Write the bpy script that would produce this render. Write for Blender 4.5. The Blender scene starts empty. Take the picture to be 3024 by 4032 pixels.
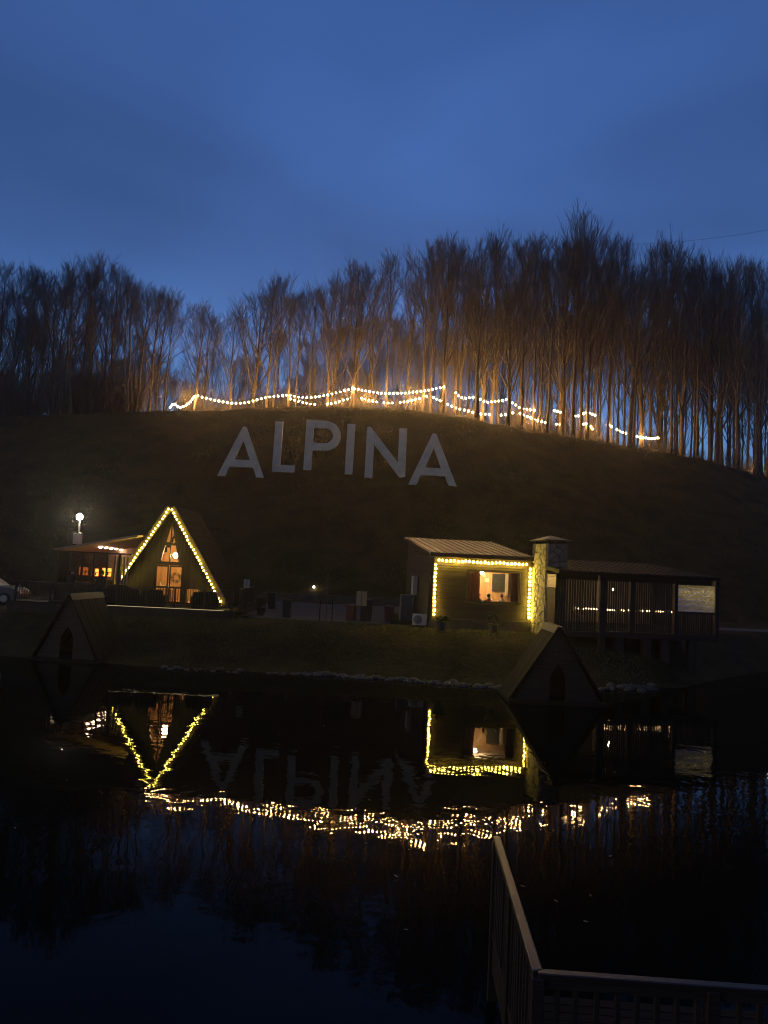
import bpy, math, random
import numpy as np
from mathutils import Vector, Matrix, noise as mnoise

R = math.radians
rng = random.Random(7)
scene = bpy.context.scene
COL = scene.collection

# ------------------------------------------------------------------ camera
CAM_Z = 5.0
PITCH, ROLL, FPX = R(3.8), R(2.7), 3024.0          # photo is 3024 x 4032, focal length 3024 px
_f = Vector((0, math.cos(PITCH), math.sin(PITCH)))
_u0 = Vector((0, -math.sin(PITCH), math.cos(PITCH)))
_r0 = Vector((1, 0, 0))
_r = _r0 * math.cos(ROLL) + _u0 * math.sin(ROLL)
_u = _u0 * math.cos(ROLL) - _r0 * math.sin(ROLL)
cam_d = bpy.data.cameras.new('camera')
cam = bpy.data.objects.new('camera', cam_d)
COL.objects.link(cam)
cam.matrix_world = Matrix(((_r.x, _u.x, -_f.x, 0), (_r.y, _u.y, -_f.y, 0), (_r.z, _u.z, -_f.z, CAM_Z), (0, 0, 0, 1)))
cam_d.sensor_fit = 'HORIZONTAL'
cam_d.sensor_width = 26.0
cam_d.lens = 26.0
cam_d.clip_start = 0.1
cam_d.clip_end = 5000
scene.camera = cam


def at(px, py, D):
    """world point seen at photo pixel (px, py) standing D metres ahead of the camera"""
    d = _f * FPX + _r * (px - 1512) - _u * (py - 2016)
    d = d * (D / d.y)
    return Vector((d.x, d.y, d.z + CAM_Z))


def on_z(px, py, z):
    d = _f * FPX + _r * (px - 1512) - _u * (py - 2016)
    t = (z - CAM_Z) / d.z
    return Vector((d.x * t, d.y * t, z))


# ------------------------------------------------------------------ world
SKY_STRENGTH = 0.118
SUN_ELEV = -2.5              # blue hour: the sun is just down, off to the left
SUN_ROT = 5.0
EXPOSURE = 4.15
EK = 2.0 ** -EXPOSURE         # lamps are set in displayed brightness and scaled back by the exposure
world = bpy.data.worlds.new('World')
scene.world = world
world.use_nodes = True
wn = world.node_tree
wn.nodes.clear()
out = wn.nodes.new('ShaderNodeOutputWorld')
bg = wn.nodes.new('ShaderNodeBackground')
sky = wn.nodes.new('ShaderNodeTexSky')
sky.sky_type = 'NISHITA'
sky.sun_disc = False
sky.sun_elevation = R(SUN_ELEV)
sky.sun_rotation = R(SUN_ROT)
sky.altitude = 500
sky.air_density = 1.0
sky.dust_density = 0.3
sky.ozone_density = 3.1
tc = wn.nodes.new('ShaderNodeTexCoord')
mp = wn.nodes.new('ShaderNodeMapping')
mp.inputs['Scale'].default_value = (1.2, 1.2, 3.2)
mp.inputs['Location'].default_value = (6.165, 0.985, 0.414)
nz = wn.nodes.new('ShaderNodeTexNoise')
nz.inputs['Scale'].default_value = 1.4
nz.inputs['Detail'].default_value = 3.0
nz.inputs['Roughness'].default_value = 0.45
nz.inputs['Distortion'].default_value = 0.3
cr = wn.nodes.new('ShaderNodeMapRange')
cr.inputs['From Min'].default_value = 0.3
cr.inputs['From Max'].default_value = 0.66
cr.inputs['To Min'].default_value = 0.0
cr.inputs['To Max'].default_value = 1.0
mixc = wn.nodes.new('ShaderNodeMix')
mixc.data_type = 'RGBA'
mixc.blend_type = 'MIX'
mixc.inputs['A'].default_value = (0.44, 0.57, 0.52, 1)      # thicker grey cloud
mixc.inputs['B'].default_value = (0.86, 1.22, 1.14, 1)      # thin veil
mul = wn.nodes.new('ShaderNodeMix')
mul.data_type = 'RGBA'
mul.blend_type = 'MULTIPLY'
mul.inputs['Factor'].default_value = 1.0
wn.links.new(tc.outputs['Generated'], mp.inputs['Vector'])
wn.links.new(mp.outputs[0], nz.inputs['Vector'])
wn.links.new(nz.outputs['Fac'], cr.inputs['Value'])
wn.links.new(cr.outputs[0], mixc.inputs['Factor'])
wn.links.new(sky.outputs[0], mul.inputs['A'])
wn.links.new(mixc.outputs['Result'], mul.inputs['B'])
veil = wn.nodes.new('ShaderNodeMix')           # thin even overcast over the whole sky
veil.data_type = 'RGBA'
veil.inputs['Factor'].default_value = 0.3
veil.inputs['B'].default_value = (0.018, 0.052, 0.165, 1)
wn.links.new(mul.outputs['Result'], veil.inputs['A'])
wn.links.new(veil.outputs['Result'], bg.inputs['Color'])
bg.inputs['Strength'].default_value = SKY_STRENGTH
wn.links.new(bg.outputs[0], out.inputs[0])

scene.view_settings.view_transform = 'Standard'
scene.view_settings.look = 'None'
scene.view_settings.gamma = 1.0
scene.view_settings.use_curve_mapping = False
scene.view_settings.exposure = EXPOSURE
sun_d = bpy.data.lights.new('sun', 'SUN')          # weak soft fill added for letters and hillside, standing for afterglow
sun_d.energy = 0.028
sun_d.angle = R(40)
sun_d.color = (1.0, 0.90, 0.62)
sun = bpy.data.objects.new('sun', sun_d)
COL.objects.link(sun)
sun.rotation_euler = Vector((math.cos(R(8)) * math.sin(R(110)), -math.cos(R(8)) * math.cos(R(110)), -math.sin(R(8)))).to_track_quat('-Z', 'Y').to_euler()
scene.cycles.filter_width = 1.1
scene.cycles.use_denoising = True
scene.cycles.use_light_tree = True
scene.cycles.max_bounces = 8
scene.cycles.transparent_max_bounces = 16
scene.cycles.sample_clamp_indirect = 1.5
scene.cycles.caustics_reflective = False
scene.cycles.caustics_refractive = False

# ------------------------------------------------------------------ materials
MATS = {}


def _ramp(nt, src, c0, c1, a=0.35, b=0.65):
    r = nt.nodes.new('ShaderNodeValToRGB')
    r.color_ramp.elements[0].position = a
    r.color_ramp.elements[1].position = b
    r.color_ramp.elements[0].color = (*c0, 1)
    r.color_ramp.elements[1].color = (*c1, 1)
    nt.links.new(src, r.inputs['Fac'])
    return r.outputs['Color']


def mat(name, c0, c1=None, rough=0.7, scale=4.0, stretch=(1, 1, 1), bump=0.0, bscale=None, metal=0.0, spec=0.4, vary=0.0):
    if name in MATS:
        return MATS[name]
    m = bpy.data.materials.new(name)
    m.use_nodes = True
    nt = m.node_tree
    b = nt.nodes['Principled BSDF']
    b.inputs['Roughness'].default_value = rough
    b.inputs['Metallic'].default_value = metal
    b.inputs['Specular IOR Level'].default_value = spec
    if c1 is None:
        c1 = tuple(v * 0.75 for v in c0)
    t = nt.nodes.new('ShaderNodeTexCoord')
    mpn = nt.nodes.new('ShaderNodeMapping')
    mpn.inputs['Scale'].default_value = stretch
    nt.links.new(t.outputs['Object'], mpn.inputs['Vector'])
    n = nt.nodes.new('ShaderNodeTexNoise')
    n.inputs['Scale'].default_value = scale
    n.inputs['Detail'].default_value = 6
    n.inputs['Roughness'].default_value = 0.62
    nt.links.new(mpn.outputs[0], n.inputs['Vector'])
    colr = _ramp(nt, n.outputs['Fac'], c1, c0)
    if vary > 0:                                   # every object of the kind a little different
        oi = nt.nodes.new('ShaderNodeObjectInfo')
        mr = nt.nodes.new('ShaderNodeMapRange')
        mr.inputs['To Min'].default_value = 1 - vary
        mr.inputs['To Max'].default_value = 1 + vary
        nt.links.new(oi.outputs['Random'], mr.inputs['Value'])
        vm = nt.nodes.new('ShaderNodeVectorMath')
        vm.operation = 'SCALE'
        nt.links.new(colr, vm.inputs[0])
        nt.links.new(mr.outputs[0], vm.inputs['Scale'])
        colr = vm.outputs[0]
    nt.links.new(colr, b.inputs['Base Color'])
    if bump > 0:
        n2 = nt.nodes.new('ShaderNodeTexNoise')
        n2.inputs['Scale'].default_value = bscale or scale * 3
        n2.inputs['Detail'].default_value = 5
        nt.links.new(mpn.outputs[0], n2.inputs['Vector'])
        bp = nt.nodes.new('ShaderNodeBump')
        bp.inputs['Strength'].default_value = 1.0
        bp.inputs['Distance'].default_value = bump
        nt.links.new(n2.outputs['Fac'], bp.inputs['Height'])
        nt.links.new(bp.outputs[0], b.inputs['Normal'])
    MATS[name] = m
    return m


def emit(name, col, strength):
    if name in MATS:
        return MATS[name]
    m = bpy.data.materials.new(name)
    m.use_nodes = True
    nt = m.node_tree
    nt.nodes.clear()
    o = nt.nodes.new('ShaderNodeOutputMaterial')
    e = nt.nodes.new('ShaderNodeEmission')
    e.inputs['Color'].default_value = (*col, 1)
    e.inputs['Strength'].default_value = strength * EK
    if 'bulb' in name:
        oi = nt.nodes.new('ShaderNodeObjectInfo')
        mr = nt.nodes.new('ShaderNodeMapRange')
        mr.inputs['To Min'].default_value = strength * EK * 0.45
        mr.inputs['To Max'].default_value = strength * EK * 1.45
        nt.links.new(oi.outputs['Random'], mr.inputs['Value'])
        nt.links.new(mr.outputs[0], e.inputs['Strength'])
    nt.links.new(e.outputs[0], o.inputs[0])
    MATS[name] = m
    return m


def glass(name, tint=(0.9, 0.92, 0.92), refl=0.08):
    if name in MATS:
        return MATS[name]
    m = bpy.data.materials.new(name)
    m.use_nodes = True
    nt = m.node_tree
    nt.nodes.clear()
    o = nt.nodes.new('ShaderNodeOutputMaterial')
    mx = nt.nodes.new('ShaderNodeMixShader')
    tr = nt.nodes.new('ShaderNodeBsdfTransparent')
    tr.inputs['Color'].default_value = (*tint, 1)
    gl = nt.nodes.new('ShaderNodeBsdfGlossy')
    gl.inputs['Roughness'].default_value = 0.03
    fr = nt.nodes.new('ShaderNodeFresnel')
    fr.inputs['IOR'].default_value = 1.25
    nt.links.new(fr.outputs[0], mx.inputs['Fac'])
    nt.links.new(tr.outputs[0], mx.inputs[1])
    nt.links.new(gl.outputs[0], mx.inputs[2])
    nt.links.new(mx.outputs[0], o.inputs[0])
    MATS[name] = m
    return m


def film_mat():
    m = bpy.data.materials.new('plastic_film')
    m.use_nodes = True
    nt = m.node_tree
    nt.nodes.clear()
    o = nt.nodes.new('ShaderNodeOutputMaterial')
    mx = nt.nodes.new('ShaderNodeMixShader')
    mx.inputs['Fac'].default_value = 0.985
    mx2 = nt.nodes.new('ShaderNodeMixShader')
    mx2.inputs['Fac'].default_value = 0.5
    tr = nt.nodes.new('ShaderNodeBsdfTransparent')
    tl = nt.nodes.new('ShaderNodeBsdfTranslucent')
    tl.inputs['Color'].default_value = (0.5, 0.48, 0.4, 1)
    gl = nt.nodes.new('ShaderNodeBsdfGlossy')
    gl.inputs['Roughness'].default_value = 0.16
    nt.links.new(tl.outputs[0], mx2.inputs[1])
    nt.links.new(gl.outputs[0], mx2.inputs[2])
    nt.links.new(tr.outputs[0], mx.inputs[1])
    nt.links.new(mx2.outputs[0], mx.inputs[2])
    nt.links.new(mx.outputs[0], o.inputs[0])
    return m


def water_mat():
    m = bpy.data.materials.new('pond_water')
    m.use_nodes = True
    nt = m.node_tree
    b = nt.nodes['Principled BSDF']
    b.inputs['Base Color'].default_value = (0.004, 0.0045, 0.003, 1)
    b.inputs['Roughness'].default_value = 0.015
    b.inputs['IOR'].default_value = 1.33
    b.inputs['Specular IOR Level'].default_value = 0.07
    t = nt.nodes.new('ShaderNodeTexCoord')
    n1 = nt.nodes.new('ShaderNodeTexNoise')
    n1.inputs['Scale'].default_value = 1.4
    n1.inputs['Detail'].default_value = 2.5
    n1.inputs['Distortion'].default_value = 0.4
    n2 = nt.nodes.new('ShaderNodeTexNoise')
    n2.inputs['Scale'].default_value = 0.16
    n2.inputs['Detail'].default_value = 1.0
    mr = nt.nodes.new('ShaderNodeMapRange')
    mr.inputs['From Min'].default_value = 0.35
    mr.inputs['From Max'].default_value = 0.65
    mr.inputs['To Min'].default_value = 0.25
    mr.inputs['To Max'].default_value = 1.0
    mm = nt.nodes.new('ShaderNodeMath')
    mm.operation = 'MULTIPLY'
    bp = nt.nodes.new('ShaderNodeBump')
    bp.inputs['Strength'].default_value = 1.0
    bp.inputs['Distance'].default_value = 0.008
    for n in (n1, n2):
        nt.links.new(t.outputs['Object'], n.inputs['Vector'])
    nt.links.new(n2.outputs['Fac'], mr.inputs['Value'])
    nt.links.new(n1.outputs['Fac'], mm.inputs[0])
    nt.links.new(mr.outputs[0], mm.inputs[1])
    nt.links.new(mm.outputs[0], bp.inputs['Height'])
    nt.links.new(bp.outputs[0], b.inputs['Normal'])
    return m


M_GROUND = mat('ground_grass', (0.062, 0.043, 0.014), (0.024, 0.019, 0.007), 0.95, 0.45, bump=0.10, bscale=4, spec=0.05)
M_BARK = mat('bark', (0.16, 0.115, 0.075), (0.075, 0.055, 0.036), 0.9, 5, (1, 1, 0.25), spec=0.1)
M_TWIG = mat('twig', (0.125, 0.10, 0.080), (0.08, 0.064, 0.051), 0.9, 2, spec=0.05)
M_DARKWOOD = mat('dark_stained_wood', (0.034, 0.022, 0.012), (0.017, 0.011, 0.006), 0.6, 3, (1, 1, 12), bump=0.004, vary=0.22)
M_SIDING = mat('brown_siding', (0.062, 0.038, 0.017), (0.028, 0.017, 0.008), 0.7, 2.5, (1, 12, 12), bump=0.004, vary=0.2)
M_GREYWOOD = mat('weathered_wood', (0.030, 0.023, 0.015), (0.015, 0.011, 0.008), 0.85, 3, (1, 10, 10), bump=0.003, vary=0.2, spec=0.08)
M_YELLOWWOOD = mat('pine_board', (0.48, 0.31, 0.15), (0.34, 0.20, 0.09), 0.55, 2.5, (10, 10, 1), bump=0.002, vary=0.14)
M_ROOF = mat('roof_shingle', (0.026, 0.019, 0.014), (0.015, 0.011, 0.008), 0.9, 6, bump=0.01, spec=0.06)
M_METALROOF = mat('metal_roof', (0.04, 0.028, 0.02), (0.026, 0.018, 0.013), 0.45, 1.5, (1, 8, 1))
M_PAVROOF = mat('pavilion_roof_sheet', (0.022, 0.018, 0.015), (0.014, 0.011, 0.009), 0.7, 1.5, (1, 8, 1), spec=0.1)
M_STONE = mat('cladding_stone', (0.27, 0.22, 0.14), (0.16, 0.13, 0.085), 0.85, 6, bump=0.012, vary=0.25)
M_MORTAR = mat('mortar', (0.04, 0.034, 0.025), None, 0.95, 12)
M_ROCK = mat('shore_rock', (0.10, 0.085, 0.06), (0.045, 0.038, 0.027), 0.6, 5, bump=0.02, vary=0.3)
M_BLACK = mat('black_metal', (0.02, 0.02, 0.02), None, 0.5, 4)
M_WHITE = mat('white_paint', (0.64, 0.63, 0.46), (0.48, 0.465, 0.34), 0.6, 0.9, bump=0.003)
M_PANEL = mat('white_plastic', (0.50, 0.45, 0.34), (0.44, 0.40, 0.30), 0.4, 3)
M_CONC = mat('concrete', (0.085, 0.07, 0.048), (0.05, 0.042, 0.03), 0.9, 2, bump=0.01)
M_GRAVEL = mat('gravel', (0.085, 0.072, 0.05), (0.055, 0.046, 0.032), 0.95, 3, bump=0.02, bscale=30)
M_CABLE = mat('black_cable', (0.015, 0.015, 0.015), None, 0.6, 5)
M_GLASS = glass('window_glass')
M_FABRIC = mat('dark_fabric', (0.02, 0.017, 0.013), (0.012, 0.010, 0.008), 0.95, 8, bump=0.004)
M_LEAF = mat('evergreen', (0.05, 0.075, 0.025), (0.025, 0.04, 0.014), 0.7, 9, vary=0.2)

# ------------------------------------------------------------------ mesh helpers


class MB:
    def __init__(s):
        s.v = []
        s.f = []

    def add(s, vs, fs):
        o = len(s.v)
        s.v += [tuple(p) for p in vs]
        s.f += [tuple(i + o for i in f) for f in fs]
        return s

    def hexa(s, p):     # p: 4 bottom (ccw from above), 4 top
        return s.add(p, [(3, 2, 1, 0), (4, 5, 6, 7), (0, 1, 5, 4), (1, 2, 6, 5), (2, 3, 7, 6), (3, 0, 4, 7)])

    def box(s, x0, x1, y0, y1, z0, z1):
        return s.hexa([(x0, y0, z0), (x1, y0, z0), (x1, y1, z0), (x0, y1, z0), (x0, y0, z1), (x1, y0, z1), (x1, y1, z1), (x0, y1, z1)])

    def bbox(s, x0, x1, y0, y1, z0, z1, b=0.01):
        """box with chamfered vertical and top edges"""
        b = min(b, (x1 - x0) * .45, (y1 - y0) * .45, (z1 - z0) * .45)

        def ring(i, z):
            return [(x0 + i + b, y0 + i, z), (x1 - i - b, y0 + i, z), (x1 - i, y0 + i + b, z), (x1 - i, y1 - i - b, z),
                    (x1 - i - b, y1 - i, z), (x0 + i + b, y1 - i, z), (x0 + i, y1 - i - b, z), (x0 + i, y0 + i + b, z)]
        vs = ring(0, z0) + ring(0, z1 - b) + ring(b, z1)
        fs = [tuple(range(7, -1, -1)), tuple(range(16, 24))]
        for k in range(2):
            for i in range(8):
                j = (i + 1) % 8
                fs.append((k * 8 + i, k * 8 + j, k * 8 + 8 + j, k * 8 + 8 + i))
        return s.add(vs, fs)

    def prism_y(s, poly, y0, y1):
        """poly: (x, z) counter-clockwise seen from the front (-y)"""
        n = len(poly)
        vs = [(x, y0, z) for x, z in poly] + [(x, y1, z) for x, z in poly]
        fs = [tuple(range(n)), tuple(range(2 * n - 1, n - 1, -1))]
        for i in range(n):
            j = (i + 1) % n
            fs.append((j, i, n + i, n + j))
        return s.add(vs, fs)

    def prism_z(s, poly, z0, z1):
        n = len(poly)
        vs = [(x, y, z0) for x, y in poly] + [(x, y, z1) for x, y in poly]
        fs = [tuple(range(n - 1, -1, -1)), tuple(range(n, 2 * n))]
        for i in range(n):
            j = (i + 1) % n
            fs.append((i, j, n + j, n + i))
        return s.add(vs, fs)

    def tube(s, pts, rad, n=6, cap=True):
        pts = [Vector(p) for p in pts]
        if not hasattr(rad, '__len__'):
            rad = [rad] * len(pts)
        vs = []
        for i, p in enumerate(pts):
            d = (pts[min(i + 1, len(pts) - 1)] - pts[max(i - 1, 0)])
            d.normalize()
            a = d.cross(Vector((0, 0, 1)) if abs(d.z) < 0.9 else Vector((1, 0, 0)))
            a.normalize()
            b = d.cross(a)
            for k in range(n):
                t = 2 * math.pi * k / n
                vs.append(p + (a * math.cos(t) + b * math.sin(t)) * rad[i])
        fs = []
        for i in range(len(pts) - 1):
            for k in range(n):
                j = (k + 1) % n
                fs.append((i * n + k, i * n + j, (i + 1) * n + j, (i + 1) * n + k))
        if cap:
            fs.append(tuple(range(n - 1, -1, -1)))
            fs.append(tuple(range((len(pts) - 1) * n, len(pts) * n)))
        return s.add(vs, fs)

    def lathe(s, prof, n=12, c=(0, 0)):
        """prof: (r, z) from bottom to top"""
        vs = []
        for r, z in prof:
            for k in range(n):
                t = 2 * math.pi * k / n
                vs.append((c[0] + r * math.cos(t), c[1] + r * math.sin(t), z))
        fs = []
        for i in range(len(prof) - 1):
            for k in range(n):
                j = (k + 1) % n
                fs.append((i * n + k, i * n + j, (i + 1) * n + j, (i + 1) * n + k))
        fs.append(tuple(range(n - 1, -1, -1)))
        fs.append(tuple(range((len(prof) - 1) * n, len(prof) * n)))
        return s.add(vs, fs)

    def ball(s, c, r, n=8, m=5, sq=(1, 1, 1)):
        prof = []
        for i in range(m + 1):
            a = -math.pi / 2 + math.pi * i / m
            prof.append((max(1e-4, math.cos(a)) * r, math.sin(a) * r))
        o = len(s.v)
        s.lathe(prof, n)
        for i in range(o, len(s.v)):
            x, y, z = s.v[i]
            s.v[i] = (c[0] + x * sq[0], c[1] + y * sq[1], c[2] + z * sq[2])
        return s

    def mesh(s, name, smooth=False):
        me = bpy.data.meshes.new(name)
        me.from_pydata(s.v, [], s.f)
        if smooth:
            me.polygons.foreach_set('use_smooth', [True] * len(me.polygons))
        me.update()
        return me

    def build(s, name, m, parent=None, loc=None, rz=0.0, smooth=False):
        return link(name, s.mesh(name, smooth), m, parent, loc, rz)


def link(name, me, m=None, parent=None, loc=None, rz=0.0):
    o = bpy.data.objects.new(name, me)
    COL.objects.link(o)
    if m is not None and not me.materials:
        me.materials.append(m)
    if parent is not None:
        o.parent = parent
    if loc is not None:
        o.location = loc
    if rz:
        o.rotation_euler = (0, 0, rz)
    return o


def tag(o, label, cat, group=None, kind=None):
    if label:
        o['label'] = label
    if cat:
        o['category'] = cat
    if group:
        o['group'] = group
    if kind:
        o['kind'] = kind
    return o


def thing(name, label, cat, loc=(0, 0, 0), rz=0.0, group=None):
    o = bpy.data.objects.new(name, None)
    COL.objects.link(o)
    o.empty_display_size = 0.2
    o.location = loc
    o.rotation_euler = (0, 0, rz)
    return tag(o, label, cat, group)


def structure(o):
    o['kind'] = 'structure'
    return o


# ------------------------------------------------------------------ terrain
PLATEAU = 1.75
SHORE = [(-200, 36), (-30, 36), (-14.2, 34.8), (-9, 33.6), (-2.3, 33.8), (1, 33.4), (5.2, 32.6), (9, 33.0), (11.5, 33.9), (14, 35.2), (17, 38.5), (21, 42.5), (30, 44), (200, 44)]
CREST_PX = [(-900, 1640), (-300, 1640), (0, 1640), (400, 1622), (680, 1612), (1000, 1602), (1300, 1598), (1600, 1606), (1750, 1622), (1900, 1655), (2100, 1690),
            (2300, 1725), (2600, 1772), (2800, 1812), (3024, 1880), (3300, 1960), (3900, 2110)]
# the ridge bends away from the pond at both ends: depth of the light strings per photo column
RIDGE = [(-900, 88), (668, 88.5), (1135, 89.5), (1388, 89), (1600, 86.5), (1757, 83.6), (2000, 85), (2300, 89), (2600, 92.5), (3100, 95), (3900, 97)]


def interp(t, x):
    return float(np.interp(x, [a for a, b in t], [b for a, b in t]))


def ridge_depth(px):
    return interp(RIDGE, px)


_cp = [(a, at(a, b, ridge_depth(a) - 3.4)) for a, b in CREST_PX]
CREST = [(q.x, q.z) for a, q in _cp]
CREST = [(-400, CREST[0][1])] + CREST + [(400, CREST[-1][1])]
CREST_YS = [(q.x, q.y) for a, q in _cp]
CREST_YS = [(-400, CREST_YS[0][1])] + CREST_YS + [(400, CREST_YS[-1][1])]


def crest_y(x):
    return interp(CREST_YS, x)


def sm(t):
    t = min(1.0, max(0.0, t))
    return t * t * (3 - 2 * t)


def height(x, y):
    ys = interp(SHORE, x)
    if y < ys:
        return -min(1.6, (ys - y) * 0.35) - 0.0
    n = mnoise.noise(Vector((x * 0.35, y * 0.35, 1.7))) * 0.07
    z = (PLATEAU) * sm((y - ys) / 6.0) ** 0.9
    if y < ys + 6:
        z += n * sm((y - ys) / 2.0) * (1 - sm((y - ys - 4) / 2.0))
    zc = interp(CREST, x)
    CREST_Y = crest_y(x)
    if y > 59:
        t = (y - 59) / (CREST_Y - 59)
        if t < 1:
            s_ = t ** 1.08
            z = PLATEAU + (zc - PLATEAU) * (s_ if t < 0.86 else s_ - (t - 0.86) ** 2 * 0.25)
            z += mnoise.noise(Vector((x * 0.25, y * 0.25, 4.2))) * 0.35 * sm(t * 4) * (1 - sm((t - 0.8) * 5))
        else:
            e = PLATEAU + (zc - PLATEAU) * (1 - 0.14 ** 2 * 0.25)
            d = y - CREST_Y
            z = e - 0.03 * d if d < 48 else e - 1.44 - (e - 1.0) * sm((d - 48) / 45)
            z += mnoise.noise(Vector((x * 0.4, y * 0.4, 8.2))) * 0.15
    return z


xs = [-2500, -1200, -600, -300, -180, -120, -90, -75] + list(np.arange(-66, 66.1, 1.1)) + [75, 90, 120, 180, 300, 600, 1200, 2500]
ysr = [-2500, -1000, -400, -150, -50, 0, 15, 24, 28] + list(np.arange(30, 44, 0.5)) + list(np.arange(44, 102, 1.0)) + [105, 110, 116, 122, 128, 136, 146, 160, 180, 200, 300, 600, 1500, 3000]
g = MB()
nx = len(xs)
for yy in ysr:
    for xx in xs:
        g.v.append((xx, yy, height(xx, yy)))
for j in range(len(ysr) - 1):
    for i in range(nx - 1):
        a = j * nx + i
        g.f.append((a, a + 1, a + nx + 1, a + nx))
structure(g.build('ground', M_GROUND, smooth=True))

w = MB().add([(-2500, -2500, 0), (2500, -2500, 0), (2500, 46, 0), (-2500, 46, 0)], [(0, 1, 2, 3)])
structure(w.build('water', water_mat()))

# gravel yard between the two cabins, a kerb of the bank
yard = MB()
yp = [(-8.2, 41.9), (-4.0, 41.4), (0.6, 41.2), (0.8, 50.5), (12, 51.5), (22, 51.5), (22, 58.2), (-8.4, 58.2), (-8.4, 50)]
yard.prism_z(yp, PLATEAU - 0.05, PLATEAU + 0.012)
structure(yard.build('gravel_yard', M_GRAVEL))
pth = MB()
pth.prism_z([(17.5, 48.6), (40, 50.2), (40, 53), (17.5, 51.2)], PLATEAU - 0.05, PLATEAU + 0.02)
structure(pth.build('footpath', M_CONC))

# ------------------------------------------------------------------ trees


def tree_mesh(seed, H=18.0, spread=0.33, fork=0.32, mains=15, r0=0.21, lean=0.0, twig=15, curve=0.6, dome=.19):
    r = random.Random(seed)
    trunk = MB()
    crown = MB()
    # trunk axis
    npt = 13
    ax = []
    wx = wy = 0.0
    for i in range(npt):
        t = i / (npt - 1)
        wx += r.uniform(-1, 1) * 0.09
        wy += r.uniform(-1, 1) * 0.09
        ax.append(Vector((wx + lean * H * t, wy, H * t * 0.97)))
    rad = [r0 * (1.25 if i == 0 else 1.0) * (1 - (i / (npt - 1)) ** 1.15 * 0.93) for i in range(npt)]
    trunk.tube(ax, rad, 7)
    # root flare
    for k in range(5):
        a = k * 2 * math.pi / 5 + r.uniform(-.3, .3)
        d = Vector((math.cos(a), math.sin(a), 0))
        trunk.tube([Vector((0, 0, 0.5)) + d * r0 * 0.7, d * r0 * 1.5 + Vector((0, 0, 0.12)), d * r0 * 2.4 + Vector((0, 0, -0.15))], [r0 * .45, r0 * .38, r0 * .2], 4)

    def axpt(t):
        f = t * (npt - 1)
        i = min(int(f), npt - 2)
        return ax[i].lerp(ax[i + 1], f - i), rad[i] + (rad[i + 1] - rad[i]) * (f - i)

    seconds = []
    for k in range(mains):
        t = fork + (0.95 - fork) * ((k + r.uniform(0, .8)) / mains)
        p, pr = axpt(t)
        az = k * 2.4 + r.uniform(-.5, .5)
        inc = spread * r.uniform(0.6, 1.45) + 0.25 * (1 - t) * r.random()
        # grow to the domed envelope of the crown
        ez, er = H * (1 - fork) * .52, H * dome
        cz = H - ez
        best = 0.6
        for q_ in range(1, 40):
            l_ = q_ * .3
            inc2 = inc * (1 - .45 * min(1, l_ / 7.0))
            hx, hz = l_ * math.sin(inc2), p.z + l_ * math.cos(inc2)
            if (hx / er) ** 2.6 + max(0, (hz - cz) / ez) ** 2.6 < 1.0:
                best = l_
        L = best * r.uniform(.86, 1.03)
        d = Vector((math.cos(az) * math.sin(inc), math.sin(az) * math.sin(inc), math.cos(inc)))
        pts = [p]
        seg = 5
        for s_ in range(seg):
            d = (d + Vector((r.uniform(-.10, .10), r.uniform(-.10, .10), 0.05 + 0.10 * curve))).normalized()
            pts.append(pts[-1] + d * (L / seg))
        br = max(0.022, pr * r.uniform(.42, .6))
        trunk.tube(pts, [br * (1 - 0.88 * i / seg) for i in range(seg + 1)], 5, cap=False)
        seconds.append((pts, br, L))
    # dead lower twigs
    for k in range(6):
        t = r.uniform(.10, fork)
        p, pr = axpt(t)
        az = r.uniform(0, 6.28)
        d = Vector((math.cos(az), math.sin(az), r.uniform(.2, .9))).normalized()
        L = r.uniform(.7, 2.2)
        q = p + d * L * .5 + Vector((0, 0, -.03))
        crown.tube([p, q, q + (d + Vector((0, 0, .3))).normalized() * L * .5], [.022, .014, .005], 3, cap=False)
    S, E, RR = [], [], []           # fine twigs as three-sided spikes

    def spike(p, q, rr):
        S.append(p)
        E.append(q)
        RR.append(rr)
    lines = list(seconds)
    lines.append(([axpt(t)[0] for t in (.7, .8, .9, 1.0)], 0.04, H * .3))
    for pts, br, L in lines:
        n2 = int(8 + L * 1.9)
        for k in range(n2):
            t = 0.12 + 0.88 * ((k + r.random()) / n2) ** .75
            f = t * (len(pts) - 1)
            i = min(int(f), len(pts) - 2)
            p = pts[i].lerp(pts[i + 1], f - i)
            d0 = (pts[i + 1] - pts[i]).normalized()
            az = r.uniform(0, 6.28)
            side = Vector((math.cos(az), math.sin(az), r.uniform(-.1, .4)))
            d = (d0 * 1.0 + side * r.uniform(.45, .95)).normalized()
            l2 = (0.5 + L * 0.22 * (1.1 - 0.6 * t)) * r.uniform(.6, 1.2)
            l2 = min(l2, 2.6)
            q1 = p + d * l2 * .5
            d = (d + Vector((r.uniform(-.15, .15), r.uniform(-.15, .15), .22))).normalized()
            q2 = q1 + d * l2 * .5
            crown.tube([p, q1, q2], [max(.010, br * .26), .012, .005], 3, cap=False)
            for m_ in range(twig):
                u = r.uniform(.15, 1.0)
                b0 = p.lerp(q1, u * 2) if u < .5 else q1.lerp(q2, u * 2 - 1)
                dd = (d + Vector((r.uniform(-.8, .8), r.uniform(-.8, .8), r.uniform(-.15, .65)))).normalized()
                l3 = r.uniform(.30, .85)
                e = b0 + dd * l3
                spike(b0, e, .0085)
                if m_ % 2 == 0:
                    b1 = b0.lerp(e, r.uniform(.3, .7))
                    dd = (dd + Vector((r.uniform(-.8, .8), r.uniform(-.8, .8), r.uniform(-.1, .6)))).normalized()
                    spike(b1, b1 + dd * l3 * .6, .0075)
    S = np.array([tuple(p) for p in S])
    E = np.array([tuple(p) for p in E])
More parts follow.
